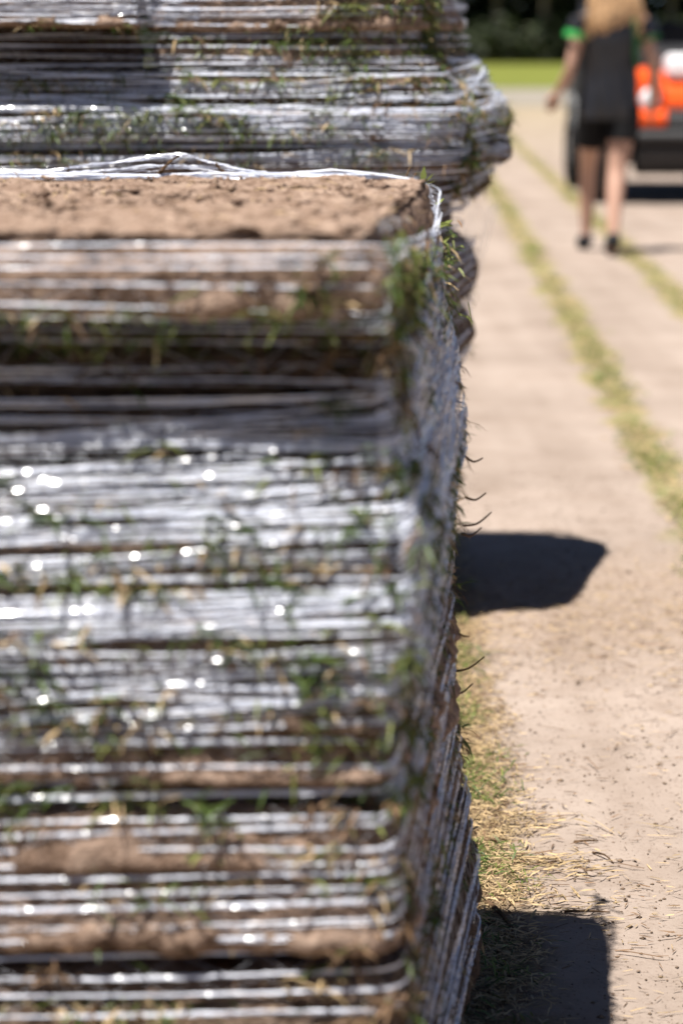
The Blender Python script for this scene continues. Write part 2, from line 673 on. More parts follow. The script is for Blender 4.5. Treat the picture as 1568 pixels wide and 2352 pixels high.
class Hull:
    """the surface the net is stretched over: drapes between the slabs"""
    def __init__(self, slabs, zlo, zhi, k, r, off, nf=150, nr=150, kup=0.26, rb=None):
        self.zlo, self.zhi = zlo, zhi
        self.step = 0.004
        self.tab = []
        z = zlo
        while z <= zhi + self.step:
            def dist(s):
                return max(0, k * (s['z0'] + 0.01 - z), kup * (z - s['z1'] + 0.01))
            yf = min(s['yf'] + dist(s) for s in slabs) - off
            xf = max(s['xrf'] - dist(s) for s in slabs) + off
            xb = max(s['xrb'] - dist(s) for s in slabs) + off
            yb = max(s['yb'] - dist(s) for s in slabs) + off
            xl = min(s['xl'] for s in slabs) - off
            self.tab.append(rounded_quad(xl, xf, xb, yf, yb, r, nf, nr, rb))
            z += self.step
        self.n = len(self.tab[0])
        self.nf, self.nr = nf, nr
        # parameter of each sample: 0..1 front, 1..2 right side, 2..3 back, 3..4 left
        u = []
        c = 12
        for i in range(self.n):
            if i < nf + 6:
                u.append(i / (nf + 6))
            elif i < nf + 12 + nr + 5:
                u.append(1 + (i - nf - 6) / (nr + 11))
            elif i < nf + 12 + nr + 10 + 14 + 2:
                u.append(2 + (i - nf - 17 - nr) / 21)
            else:
                u.append(3 + min(1, (i - nf - nr - 38) / 20))
        self.u = np.array(u)

    def point(self, i, z):
        f = min(max((z - self.zlo) / self.step, 0), len(self.tab) - 1.001)
        a = int(f)
        t = f - a
        return self.tab[a][i] * (1 - t) + self.tab[a + 1][i] * t


def ribbon(V, F, pts, nrm, wd, tw0, rate):
    """flat twisting tape through pts; nrm = outward normals"""
    n = len(pts)
    s = len(V)
    slow = smooth_noise(n, 17, .55)
    for i in range(n):
        a = pts[i]
        tw = tw0 + slow[i] + rnd.gauss(0, rate)
        ca, sa = math.cos(tw), math.sin(tw)
        q = Vector((nrm[i][0] * sa, nrm[i][1] * sa, ca)) * (wd * 0.5)
        a = a + Vector((-nrm[i][1], nrm[i][0], 0)) * rnd.gauss(0, .001) + Vector((nrm[i][0], nrm[i][1], 0)) * rnd.gauss(0, .0005) + Vector((0, 0, rnd.gauss(0, .00025)))
        V.append(a - q)
        V.append(a + q)
    for i in range(n - 1):
        k = s + 2 * i
        F.append((k, k + 1, k + 3, k + 2))


def smooth_noise(n, step, amp):
    m = n // step + 3
    k = [rnd.gauss(0, amp) for _ in range(m)]
    out = []
    for i in range(n):
        f = i / step
        a = int(f)
        t = f - a
        t = t * t * (3 - 2 * t)
        out.append(k[a] * (1 - t) + k[a + 1] * t)
    return out


def make_strand(parent, hull, zs, origin, fil=4, spread=0.0026, wd=0.0017, lift=0.0, label=None):
    """zs: heights at front-left, front-right, back-right; returns the centre path"""
    zl, zr, zb = zs
    n = hull.n
    wav = smooth_noise(n, 60, 0.0022)
    Z = []
    for i in range(n):
        u = hull.u[i]
        if u < 1:
            z = zl + (zr - zl) * (u ** 1.3)
        elif u < 2:
            z = zr + (zb - zr) * (u - 1)
        elif u < 3:
            z = zb + (zl - zb) * (u - 2)
        else:
            z = zl
        Z.append(z + (wav[i] * (1 if u < 1 else .45) if u < 2 else 0))
    P = [hull.point(i, Z[i]) for i in range(n)]
    Nn = normals2(np.array(P))
    V, F = [], []
    for f in range(fil):
        dz = smooth_noise(n, rnd.randint(28, 75), spread)
        dn = smooth_noise(n, 24, 0.0009)
        pts = [Vector((P[i][0] + Nn[i][0] * (dn[i] + lift) - origin[0], P[i][1] + Nn[i][1] * (dn[i] + lift) - origin[1], Z[i] + dz[i] - origin[2])) for i in range(n)]
        pts.append(pts[0])
        nn = list(Nn) + [Nn[0]]
        ribbon(V, F, pts, nn, wd * rnd.uniform(.7, 1.25), -.75 + rnd.gauss(0, .35), 0.16)
    o = mesh_obj('net_strand', [tuple(v) for v in V], F, NET, parent, smooth=True)
    return Z


def net_threads(parent, hull, ZZ, origin, wd=0.0006):
    """the fine zigzag knit between neighbouring strands"""
    V, F = [], []
    for a, b in zip(ZZ[:-1], ZZ[1:]):
        i = 0
        up = True
        lim = hull.nf + hull.nr + 24
        pts, nn = [], []
        while i < lim:
            if abs(a[i] - b[i]) < 0.05:
                z = a[i] if up else b[i]
                p = hull.point(i, z + rnd.gauss(0, .0015))
                pts.append(Vector((p[0] - origin[0], p[1] - origin[1], z - origin[2])))
                q = hull.point(min(i + 1, hull.n - 1), z) - hull.point(max(i - 1, 0), z)
                l = max(1e-6, math.hypot(q[0], q[1]))
                nn.append((q[1] / l, -q[0] / l))
            up = not up
            i += rnd.randint(2, 6)
        if len(pts) > 3:
            ribbon(V, F, pts, nn, wd * rnd.uniform(.5, 1), rnd.uniform(0, 3), 0.2)
    o = mesh_obj('net_threads', [tuple(v) for v in V], F, NET, parent, smooth=True)
    o['kind'] = 'stuff'
    return o


# ---- front stack -------------------------------------------------
YF, YB = 2.12, 3.02


def front_slab(y_top, y_bot, xf, xs, ys, yf=0.0, **kw):
    """measured rows: top/bottom of the slab on the front face, front corner, rear silhouette"""
    s = dict(z0=ZY(y_bot, YF + yf), z1=ZY(y_top, YF + yf), xl=-1.02, xrf=XX(xf, (y_top + y_bot) / 2, YF + yf), xrb=XX(xs, ys, YB),
             yf=YF + yf, yb=YB, r=0.035, round=False, grass='bottom', seed=rnd.uniform(0, 50), blades=1800)
    s.update(kw)
    return s


FS = [
    front_slab(546, 735, 868, 1002, 440, -0.015, r=.055, rb=.10, grass='bottom', amp=0.007, blades=900, dry=True),
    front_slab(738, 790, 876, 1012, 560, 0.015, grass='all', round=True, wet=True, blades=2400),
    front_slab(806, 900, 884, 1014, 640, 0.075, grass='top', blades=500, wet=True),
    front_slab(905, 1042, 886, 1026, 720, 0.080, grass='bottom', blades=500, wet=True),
    front_slab(1046, 1215, 846, 1048, 850, 0.022, lean=.03, grass='all', round=True, r=0.06, blades=4200, tufts=0 * 9),
    front_slab(1220, 1400, 940, 1062, 980, -0.008, lean=.03, grass='all', round=True, r=0.13, blades=5200, tufts=0 * 11),
    front_slab(1404, 1560, 936, 1038, 1080, -0.022, lean=.01, grass='all', round=True, r=0.06, blades=3600, tufts=0 * 9),
    front_slab(1566, 1690, 890, 1036, 1150, -0.024, lean=.02, grass='all', blades=2000, tufts=0 * 7),
    front_slab(1696, 1800, 885, 1036, 1260, -0.026, lean=.022, grass='bottom', blades=900, amp=0.008, dry=True),
    front_slab(1806, 1866, 892, 1040, 1320, 0.008, grass='all', blades=1300, mix=(.4, .55, .75), tufts=0 * 3),
    front_slab(1872, 2005, 896, 1042, 1400, -0.030, lean=.024, grass='bottom', blades=500, amp=0.008, dry=True),
    front_slab(2012, 2190, 902, 1042, 1500, -0.036, lean=.024, grass='top', blades=500, amp=0.008, dry=True),
    front_slab(2198, 2235, 902, 1046, 1560, 0.01, grass='all', blades=800),
    front_slab(2240, 2300, 915, 1050, 1600, -0.03, grass='bottom', blades=1400, mix=(.25, .4, .8), tufts=0 * 5),
    front_slab(2306, 2440, 915, 1056, 1660, -0.042, grass='all', blades=2200, mix=(.3, .45, .75), tufts=0 * 6),
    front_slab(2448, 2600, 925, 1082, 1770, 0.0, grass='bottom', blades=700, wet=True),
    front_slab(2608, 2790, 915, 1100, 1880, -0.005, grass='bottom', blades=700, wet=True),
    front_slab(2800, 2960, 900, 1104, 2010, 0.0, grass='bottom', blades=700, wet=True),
]
PALLET_H = FS[-1]['z0']
ORG = (-0.42, 2.63, 0.0)
front = empty('turf_stack', ORG, 'nearest stack of turf slabs wrapped in white net, bare brown soil on its top', 'turf stack', 'wrapped stacks of turf')
for k, s in enumerate(FS):
    make_slab(front, s, ORG, soil_top=(k == 0))

fh = Hull(FS, FS[-1]['z0'], FS[0]['z1'], 0.9, 0.028, 0.007, rb=.09)


def zf(y):
    return ZY(y, YF - .004)


rows = []
# (height at the left edge of the frame, at the front right corner) as measured, then the height at the rear
rows += [(568, 560, 1.0), (588, 578, .995), (612, 611, .99), (642, 666, 1.0), (690, 713, .985), (719, 742, .96), (748, 765, .95), (766, 790, .95)]
rows += [(850, 838, .95), (880, 880, .935), (922, 930, .93), (966, 976, .925), (1018, 1026, .91)]
y = 1030
while y < 1540:
    rows.append((y + rnd.uniform(-6, 6), y + rnd.uniform(-44, 22) - (y - 1030) * .04, None))
    y += rnd.choice([28, 36, 44, 52])
rows += [(1590, 1545, None), (1625, 1560, None), (1660, 1578, None), (1690, 1600, None), (1702, 1640, None), (1715, 1668, None)]
y = 1752
while y < 2900:
    rows.append((y + rnd.uniform(-7, 7), y - 18 + rnd.uniform(-20, 18), None))
    y += rnd.choice([28, 34, 40]) if y < 2020 else rnd.choice([26, 32, 40]) if y < 2240 else rnd.choice([36, 50, 64])
ZZ = []
for a, b, zb in rows:
    za, zc = zf(a), zf(b)
    zleft = za + (za - zc) * 1.2        # the face goes on to the left of the frame
    ze = zb if zb is not None else zc + rnd.gauss(0.0, 0.012)
    ZZ.append(make_strand(front, fh, (zleft * .5 + za * .5, zc, ze), ORG, fil=rnd.choice([2, 3]) if a < 1020 else rnd.choice([2, 3, 4, 5]) if a < 1720 else rnd.choice([3, 4, 5]), spread=.0011 if a < 800 else rnd.uniform(.001, .0032) if a < 1720 else rnd.uniform(.0008, .002)))
# strands that gather on the right-hand side and climb to the rear top corner
for k in range(9):
    z0 = 0.80 + 0.014 * k
    make_strand(front, fh, (z0 - 0.02, z0, 1.05 - 0.012 * k * rnd.random()), ORG, fil=2, spread=0.003, wd=.002, lift=0.002)
# loose crossing strands on the grassy bulge
for k in range(34):
    z0 = zf(rnd.uniform(1060, 1690))
    make_strand(front, fh, (z0 + rnd.uniform(-.08, .03), z0 + rnd.uniform(-.03, .06), z0 + rnd.gauss(0, .02)), ORG, fil=3, spread=.002, wd=.0018, lift=0.002)
net_threads(front, fh, ZZ, ORG)


def side_veil(parent, hull, origin, num, zf0, zf1, zb0, zb1, wd, lift):
    """the fine net drawn out flat along the right-hand side, between two folds"""
    V, F = [], []
    i0, i1 = hull.nf + 3, hull.nf + 12 + hull.nr + 8
    for k in range(num):
        t = rnd.random()
        za, zb = zf0 + (zf1 - zf0) * t + rnd.gauss(0, .012), zb0 + (zb1 - zb0) * min(1, max(0, t + rnd.gauss(0, .12)))
        w = smooth_noise(i1 - i0, 30, .003)
        pts, nn = [], []
        for i in range(i0, i1, 2):
            u = (i - i0) / (i1 - i0)
            z = za + (zb - za) * u ** .8 + w[i - i0]
            p = hull.point(i, z)
            q = hull.point(i + 1, z) - hull.point(i - 1, z)
            l = max(1e-6, math.hypot(q[0], q[1]))
            nx, ny = q[1] / l, -q[0] / l
            nn.append((nx, ny))
            lf = lift * (.4 + math.sin(math.pi * u)) * rnd.uniform(.85, 1.15)
            pts.append(Vector((p[0] + nx * lf - origin[0], p[1] + ny * lf - origin[1], z - origin[2])))
        ribbon(V, F, pts, nn, wd * rnd.uniform(.5, 1.4), rnd.gauss(-.3, .5), .15)
    o = mesh_obj('net_veil', [tuple(v) for v in V], F, NET, parent, smooth=True)
    o['kind'] = 'stuff'


def net_tufts(parent, hull, origin, bands, scale=1.0, corner=False):
    """grass, straw and roots that have pushed out through the net; bands: (z low, z high, clumps, colour weights)"""
    items = []
    for z0, z1, num, wts in bands:
        for _ in range(num):
            i = rnd.randrange(int(hull.nf * .42), hull.nf + 12 + (int(hull.nr * .5) if rnd.random() < .2 else 0))
            if corner:
                i = hull.nf + 4 + int(abs(rnd.gauss(0, .22)) * hull.nr) if rnd.random() < .8 else hull.nf - rnd.randrange(8)
                i = min(i, hull.nf + hull.nr)
            z = rnd.uniform(z0, z1)
            kind = rnd.choices([0, 1, 2, 3], wts)[0]
            sx = rnd.uniform(.006, .04)
            for _k in range(rnd.choice([3, 5, 9, 16, 26])):
                ii = min(hull.n - 2, max(1, i + int(rnd.gauss(0, sx / .006))))
                zz = z + rnd.gauss(0, .0045)
                p = hull.point(ii, zz)
                q = hull.point(ii + 1, zz) - hull.point(ii - 1, zz)
                l = max(1e-6, math.hypot(q[0], q[1]))
                nx, ny = q[1] / l, -q[0] / l
                tx, ty = q[0] / l, q[1] / l
                o_ = rnd.uniform(-.003, .006)
                b = Vector((p[0] + nx * o_ - origin[0], p[1] + ny * o_ - origin[1], zz - origin[2]))
                a = rnd.uniform(-1, 1)
                dr = Vector((tx * a + nx * rnd.uniform(.0, .35), ty * a + ny * rnd.uniform(0, .35), rnd.gauss(-.05, .22))).normalized()
                items.append((b, dr, rnd.uniform(.008, .03) * scale, rnd.uniform(.0016, .0042) * scale, .35, kind if rnd.random() < .7 else rnd.choices([0, 1, 2, 3], wts)[0]))
    blade_mesh('grass_tuft', items, parent)


GW, DW = (5, 4, 1.2, 1), (2, 2, 3, 3)

net_tufts(front, fh, ORG, [(zf(1300), zf(1060), 24, GW), (zf(1560), zf(1300), 24, GW), (zf(1700), zf(1560), 20, (3, 3, 3, 2)), (zf(1870), zf(1780), 22, GW), (zf(2000), zf(1880), 8, DW), (zf(2200), zf(2000), 8, DW), (zf(2400), zf(2220), 20, (3, 2, 3, 3)), (zf(800), zf(700), 14, GW), (zf(1040), zf(800), 14, DW)])
net_tufts(front, fh, ORG, [(zf(800), zf(560), 34, (5, 3, 1, 4)), (zf(1040), zf(800), 35, (4, 2, 1, 4)), (zf(1600), zf(1050), 30, (3, 2, 1, 5)), (zf(1750), zf(1560), 22, (2, 2, 1, 6)), (zf(2350), zf(1750), 50, (4, 2, .7, 5))], 1.0, True)
side_veil(front, fh, ORG, 70, .70, .93, .80, .985, .0026, .004)
side_veil(front, fh, ORG, 34, .50, .68, .60, .74, .0024, .005)


def tube(V, F, pts, rad, ns=5):
    s = len(V)
    n = len(pts)
    for i, p in enumerate(pts):
        t = (pts[min(i + 1, n - 1)] - pts[max(i - 1, 0)]).normalized()
        a = t.orthogonal().normalized()
        b = t.cross(a)
        rr = rad[i] if isinstance(rad, (list, tuple)) else rad
        for k in range(ns):
            an = 2 * math.pi * k / ns
            V.append(p + a * math.cos(an) * rr + b * math.sin(an) * rr)
    for i in range(n - 1):
        for k in range(ns):
            q = (k + 1) % ns
            F.append((s + i * ns + k, s + i * ns + q, s + (i + 1) * ns + q, s + (i + 1) * ns + k))
    F.append(tuple(s + k for k in range(ns))[::-1])
    F.append(tuple(s + (n - 1) * ns + k for k in range(ns)))


def catmull(pts, n=12):
    out = []
    for i in range(len(pts) - 1):
        p0, p1, p2, p3 = pts[max(i - 1, 0)], pts[i], pts[i + 1], pts[min(i + 2, len(pts) - 1)]
        for k in range(n):
            t = k / n
            out.append(0.5 * ((2 * p1) + (-p0 + p2) * t + (2 * p0 - 5 * p1 + 4 * p2 - p3) * t * t + (-p0 + 3 * p1 - 3 * p2 + p3) * t ** 3))
    out.append(pts[-1])
    return out


def free_strand(parent, pts, origin, fil=3, spread=.0012, wd=.0022, name='net_strand'):
    path = catmull([Vector(p) for p in pts], 14)
    V, F = [], []
    n = len(path)
    for f in range(fil):
        dz = smooth_noise(n, 7, spread)
        dy = smooth_noise(n, 7, spread)
        q = [path[i] + Vector((0, dy[i], dz[i])) - Vector(origin) for i in range(n)]
        ribbon(V, F, q, [(0, -1)] * n, wd, -.75 + rnd.gauss(0, .4), .16)
    return mesh_obj(name, [tuple(v) for v in V], F, NET, parent, smooth=True)


def top_crumbs(s, origin, parent):
    V, F = [], []
    base = [(1, 0, 0), (-1, 0, 0), (0, 1, 0), (0, -1, 0), (0, 0, 1), (0, 0, -.5)]
    tri = [(0, 2, 4), (2, 1, 4), (1, 3, 4), (3, 0, 4), (2, 0, 5), (1, 2, 5), (3, 1, 5), (0, 3, 5)]
    for _ in range(1700):
        Y = rnd.uniform(s['yf'] + .01, s['yb'] - .01)
        edge = s['xrf'] + (s['xrb'] - s['xrf']) * (Y - s['yf']) / (s['yb'] - s['yf'])
        X = edge - .012 - rnd.random() * .7
        if rnd.random() > .55 + 1.2 * nz(X, Y, 5, 9):
            continue
        r = min(.011, .0016 + rnd.expovariate(1 / .0018))
        k = len(V)
        for p in base:
            V.append((X + p[0] * r * rnd.uniform(.7, 1.5) - origin[0], Y + p[1] * r * rnd.uniform(.7, 1.5) - origin[1], s['z1'] + .003 + p[2] * r * rnd.uniform(.5, 1.1) - origin[2]))
        F += [(k + a, k + b, k + c) for a, b, c in tri]
    o = mesh_obj('soil_crumbs', V, np.array(F), SOIL, parent)
    o['kind'] = 'stuff'
    items = []
    for _ in range(500):
        Y = rnd.uniform(s['yf'] + .02, s['yb'])
        X = rnd.uniform(-.45, s['xrf'] + .03)
        az = rnd.uniform(0, 6.28)
        items.append((Vector((X, Y, s['z1'] + rnd.uniform(.002, .008))) - Vector(origin), Vector((math.cos(az), math.sin(az), rnd.uniform(-.1, .5))).normalized(), rnd.uniform(.006, .025), rnd.uniform(.0008, .002), .2, rnd.choice([2, 2, 3, 3, 3])))
    blade_mesh('roots', items, parent)


top_crumbs(FS[0], ORG, front)
ZT = FS[0]['z1']
XB = FS[0]['xrb']
for k in range(5):       # strands lying over the rear edge of the top
    zz = ZT + 0.001 + 0.0016 * k
    xe = XX(rnd.uniform(820, 915), 410, YB)
    free_strand(front, [(-1.0, YB - .004, zz), (-.5, YB - .006, zz + rnd.uniform(-.002, .003)), (-.25, YB - .006, zz + rnd.uniform(-.002, .003)), (-.1, YB - .006, zz + rnd.uniform(-.003, .003)), (xe, YB - .004, zz - .002), (xe + .05, YB + .02, zz - .03)], ORG, fil=3, spread=.0016, wd=.003)
pk = PX(405, 357, YB)
free_strand(front, [(-1.0, YB, ZT), (-.62, YB, ZT + .006), PX(30, 396, YB), PX(210, 378, YB), pk, PX(480, 372, YB), PX(580, 394, YB), PX(640, 404, YB), PX(760, 412, YB), PX(800, 430, YB + .02)], ORG, fil=5, spread=.0012, wd=.0022)
free_strand(front, [(-1.0, YB, ZT), (-.62, YB, ZT + .004), PX(30, 401, YB), PX(250, 388, YB), PX(400, 380, YB), PX(500, 386, YB), PX(600, 402, YB), PX(700, 410, YB), PX(740, 425, YB + .02)], ORG, fil=4, spread=.0012, wd=.002)
free_strand(front, [PX(120, 404, YB), PX(300, 392, YB), PX(400, 384, YB), PX(520, 396, YB), PX(620, 406, YB)], ORG, fil=3, spread=.002, wd=.0014)
# the rope of bunched net down the rear corner
free_strand(front, [(XB - .03, YB - .05, ZT + .003), PX(988, 445, 3.1), PX(1002, 500, 3.04), PX(1012, 570, 2.96), PX(1016, 640, 2.88), PX(1017, 720, 2.78), PX(1008, 800, 2.7), PX(985, 900, 2.6), PX(960, 1010, 2.45)], ORG, fil=9, spread=.0028, wd=.003)
free_strand(front, [PX(870, 520, 2.2), PX(930, 508, 2.5), PX(975, 494, 2.95), PX(998, 480, 3.08)], ORG, fil=8, spread=.005, wd=.003)


def twig(parent, pts, r, origin=(0, 0, 0), name='twig', mat=TWIG):
    V, F = [], []
    path = catmull([Vector(p) - Vector(origin) for p in pts], 5)
    n = len(path)
    tube(V, F, path, [r * (1 - .6 * i / n) for i in range(n)], 5)
    return mesh_obj(name, [tuple(v) for v in V], F, mat, parent, smooth=True)


twig(front, [PX(362, 404, YB), PX(378, 385, YB - .01), PX(398, 366, YB), PX(412, 358, YB)], .0030, ORG)
twig(front, [PX(525, 404, YB), PX(505, 388, YB), PX(496, 374, YB)], .0034, ORG)
twig(front, [PX(150, 404, YB), PX(158, 392, YB), PX(155, 380, YB)], .002, ORG)
for x, y, x2, y2, Y in [(1078, 1045, 1108, 1052, 2.98), (1080, 1140, 1115, 1132, 2.95), (1075, 1205, 1128, 1176, 2.95), (1072, 1225, 1105, 1212, 2.9), (1050, 1430, 1076, 1462, 2.95), (1048, 1540, 1112, 1508, 3.0), (1045, 1590, 1085, 1570, 3.0), (935, 405, 940, 385, 3.1), (930, 420, 955, 398, 3.08)]:
    a, b = PX(x - 12, y + 2, Y), PX(x2, y2, Y + .02)
    m = (a + b) / 2 + Vector((0, 0, -.006))
    twig(front, [a, m, b], .0019, ORG)
# the green blades sticking up from the top rear corner
items = []
for x, y, x2, y2, wd in [(970, 425, 974, 380, .010), (974, 420, 996, 398, .006), (975, 424, 998, 416, .005), (1008, 520, 1040, 505, .012), (1012, 512, 1040, 520, .010), (1010, 560, 1035, 540, .008), (1015, 600, 1045, 588, .007), (1020, 680, 1048, 665, .006), (1000, 470, 1020, 455, .006)]:
    a, b = PX(x, y, 3.08), PX(x2, y2, 3.08)
    v = b - a
    items.append((a - Vector(ORG), v.normalized(), v.length, wd, 0, 1))
for _ in range(170):
    # tufts hanging out over the right-hand side under the top slab
    t = rnd.random()
    a = PX(888 + 130 * t + rnd.gauss(0, 16), 560 + rnd.random() * 230 - 60 * t, 2.18 + .9 * t)
    items.append((a + Vector((.012, 0, 0)) - Vector(ORG), Vector((rnd.uniform(0, .7), rnd.uniform(-.8, .4), rnd.uniform(-1, .4))).normalized(), rnd.uniform(.012, .03), rnd.uniform(.002, .004), .4, rnd.choice([0, 0, 1, 1, 2, 3])))
blade_mesh('grass_tuft', items, front)

# ---- rear stack ---------------------------------------------------
RF, RB = 4.97, 5.68


def rear_slab(y_top, y_bot, xf, xs, yf=0.0, xl=-1.25, **kw):
    ym = (y_top + y_bot) / 2
    s = dict(z0=ZY(y_bot, RF + yf), z1=ZY(y_top, RF + yf), xl=xl, xrf=XX(xf, ym, RF + yf), xrb=XX(xs, ym, RB), yf=RF + yf, yb=RB, r=0.07,
             round=False, grass='bottom', seed=rnd.uniform(0, 50), blades=2200, nf=110)
    s.update(kw)
    return s


XS = XX(330, 100, RF)
RS = [
    rear_slab(-250, -140, 840, 1010, .06, grass='top', blades=500, r=.2, rb=.4, amp=.03, dry=True),
    rear_slab(-134, -28, 308, 296, -.085, grass='bottom', xl=-1.25, r=.03, blades=700, dry=True),
    rear_slab(-24, 62, 308, 296, -.09, lean=.03, grass='bottom', xl=-1.25, r=.03, blades=900, dry=True),
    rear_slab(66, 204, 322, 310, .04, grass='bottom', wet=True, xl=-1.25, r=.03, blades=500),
    rear_slab(-134, -30, 925, 1088, 0, r=.12, rb=.32, amp=.02, lean=.03, xl=XX(350, 0, RF), grass='bottom', blades=2200, dry=True),
    rear_slab(-24, 70, 936, 1100, -.012, r=.10, rb=.30, lean=.03, xl=XX(348, 0, RF), grass='bottom', blades=2200, dry=True),
    rear_slab(76, 158, 930, 1110, -.01, r=.10, rb=.26, lean=.03, xl=XX(345, 0, RF), grass='all', round=True, blades=2600, dry=True, tufts=0 * 6),
    rear_slab(162, 240, 985, 1128, -.03, lean=.03, grass='all', round=True, blades=6500, mix=(.42, .62, .85), tufts=0 * 14),
    rear_slab(244, 330, 1030, 1192, -.055, lean=.03, grass='all', round=True, r=.12, blades=7500, tufts=0 * 14),
    rear_slab(334, 404, 1036, 1192, -.05, grass='all', round=True, r=.14, blades=4500, mix=(.35, .5, .72)),
    rear_slab(408, 480, 1000, 1140, -.02, grass='all', round=True, r=.14, blades=2500, mix=(.3, .45, .7)),
    rear_slab(476, 580, 960, 1040, 0.02, grass='bottom', blades=600),
    rear_slab(586, 760, 985, 1108, -.02, grass='bottom', round=True, r=.1, blades=800, roots=900),
    rear_slab(766, 900, 980, 1098, -.02, grass='bottom', round=True, r=.1, blades=800),
    rear_slab(906, 1080, 955, 1036, 0, grass='bottom', blades=500),
    rear_slab(1086, 1230, 955, 1036, 0, grass='bottom', blades=400),
]
ORG2 = (-0.43, 5.32, 0.0)
rear = empty('turf_stack', ORG2, 'taller stack of turf slabs behind, bulging to the right in tight white net', 'turf stack', 'wrapped stacks of turf')
for s in RS:
    make_slab(rear, s, ORG2)
hull_slabs = [s for s in RS if s['xrf'] > -0.3]
# the right-hand column sets the hull; the left column's front set-back is handled by its own hull
rh = Hull([dict(s, xl=-1.25) for s in hull_slabs], RS[-1]['z0'], RS[0]['z1'], 1.1, 0.11, 0.008, 170, 110, kup=.7, rb=.22)


def zr_(y):
    return ZY(y, RF - .03)


ZZ = []
y = -240
while y < 1200:
    slope = 0
    if 150 < y < 420:
        slope = rnd.uniform(-18, 10)
    else:
        slope = rnd.uniform(-6, 6)
    za, zb = zr_(y), zr_(y + slope)
    ZZ.append(make_strand(rear, rh, (za, zb, zb + rnd.gauss(0, .012)), ORG2, fil=rnd.choice([4, 5]), spread=rnd.uniform(.0014, .0036), wd=.0023))
    y += rnd.choice([17, 20, 24]) if y < 150 else rnd.choice([12, 15, 18]) if y < 480 else 30
for k in range(16):
    yy = rnd.uniform(170, 420)
    za = zr_(yy)
    make_strand(rear, rh, (za + rnd.uniform(-.05, .05), za + rnd.uniform(-.06, .06), za + rnd.gauss(0, .03)), ORG2, fil=3, spread=.004, wd=.0026, lift=.002)
net_threads(rear, rh, ZZ, ORG2, .0008)
# strands over the jutting left-hand slabs
for k in range(17):
    yy = -128 + 11.5 * k + rnd.uniform(-4, 4)
    z = ZY(yy, RF - .10)
    xe = XX(312, yy, RF - .09)
    free_strand(rear, [(-1.27, RF - .098, z + .004), (-.9, RF - .099, z), (-.6, RF - .10, z + rnd.uniform(-.004, .004)), (xe - .02, RF - .098, z), (xe + .006, RF - .09, z), (xe + .03, RF - .015, z), (xe + .12, RF - .018, z + rnd.uniform(-.01, .01))], ORG2, fil=4, spread=.0025, wd=.0024)
net_tufts(rear, rh, ORG2, [(zr_(240), zr_(150), 26, GW), (zr_(330), zr_(240), 30, GW), (zr_(460), zr_(330), 28, (5, 3, 2, 2)), (zr_(150), zr_(-20), 16, (3, 4, 3, 2))], 1.15)
net_tufts(rear, rh, ORG2, [(zr_(150), zr_(-130), 90, (5, 5, 1, 2)), (zr_(470), zr_(180), 40, (3, 2, 2, 4))], 1.2, True)
# thin threads stretched between the two bulges on the right
V, F = [], []
for k in range(9):
    a, b = PX(1148 - 9 * k, 470 + rnd.uniform(-8, 8), 5.4), PX(1100 - 5 * k, 640 + rnd.uniform(-25, 25), 5.4)
    tube(V, F, [a - Vector(ORG2), (a + b) / 2 - Vector(ORG2) + Vector((-.003, 0, 0)), b - Vector(ORG2)], .0006, 4)
o = mesh_obj('net_threads', [tuple(v) for v in V], F, NET, rear)
o['kind'] = 'stuff'


# ---------------------------------------------------------------- pallets
WOOD = plain("pallet_timber", (0.28, 0.20, 0.13), 0.85, 0.2, var=0.3, scale=12, bump=.3)


def box_bm(bm, x0, x1, y0, y1, z0, z1, bev=0.0):
    r = bmesh.ops.create_cube(bm, size=1)
    for v in r['verts']:
        v.co = Vector(((x0 + x1) / 2 + v.co.x * (x1 - x0), (y0 + y1) / 2 + v.co.y * (y1 - y0), (z0 + z1) / 2 + v.co.z * (z1 - z0)))
    if bev > 0:
        es = list({e for v in r['verts'] for e in v.link_edges})
        bmesh.ops.bevel(bm, geom=es, offset=bev, segments=2, profile=0.5, affect='EDGES')


def pallet(x0, x1, y0, y1, top, rot, label):
    c = ((x0 + x1) / 2, (y0 + y1) / 2)
    root = empty('timber_pallet', (c[0], c[1], 0), label, 'pallet', 'pallets under the turf')
    hx, hy = (x1 - x0) / 2, (y1 - y0) / 2
    root.rotation_euler = (0, 0, rot)
    for k in range(7):
        yy = -hy + (2 * hy - .1) * k / 6
        bm = bmesh.new()
        box_bm(bm, -hx, hx, yy, yy + .1, top - .022, top - .002, .003)
        bm_obj('deck_board', bm, WOOD, root)
    for k in range(3):
        xx = -hx + (2 * hx - .09) * k / 2
        bm = bmesh.new()
        box_bm(bm, xx, xx + .09, -hy + .003, hy - .003, .006, top - .024, .003)
        bm_obj('bearer', bm, WOOD, root)


pallet(-1.0, .09, 2.16, 3.10, PALLET_H, R(-5), 'timber pallet in deep shade under the nearest turf stack')
pallet(-1.2, .14, 5.0, 5.64, RS[-1]['z0'], R(-4), 'timber pallet under the taller turf stack behind')


# ---------------------------------------------------------------- grass verge, strips, litter
def gz(x, y):
    if -0.6 <= x <= 1.6 and 2.6 <= y < 6.6:
        return 0.006 * nz(x, y, 0, 5)
    return 0


def verge_edge(Y):
    return 0.25 + 0.05 * nz(0, Y, 0, 2.4) + 0.03 * nz(0, Y, 7, 9) - (0.04 if Y < 3.3 else 0)


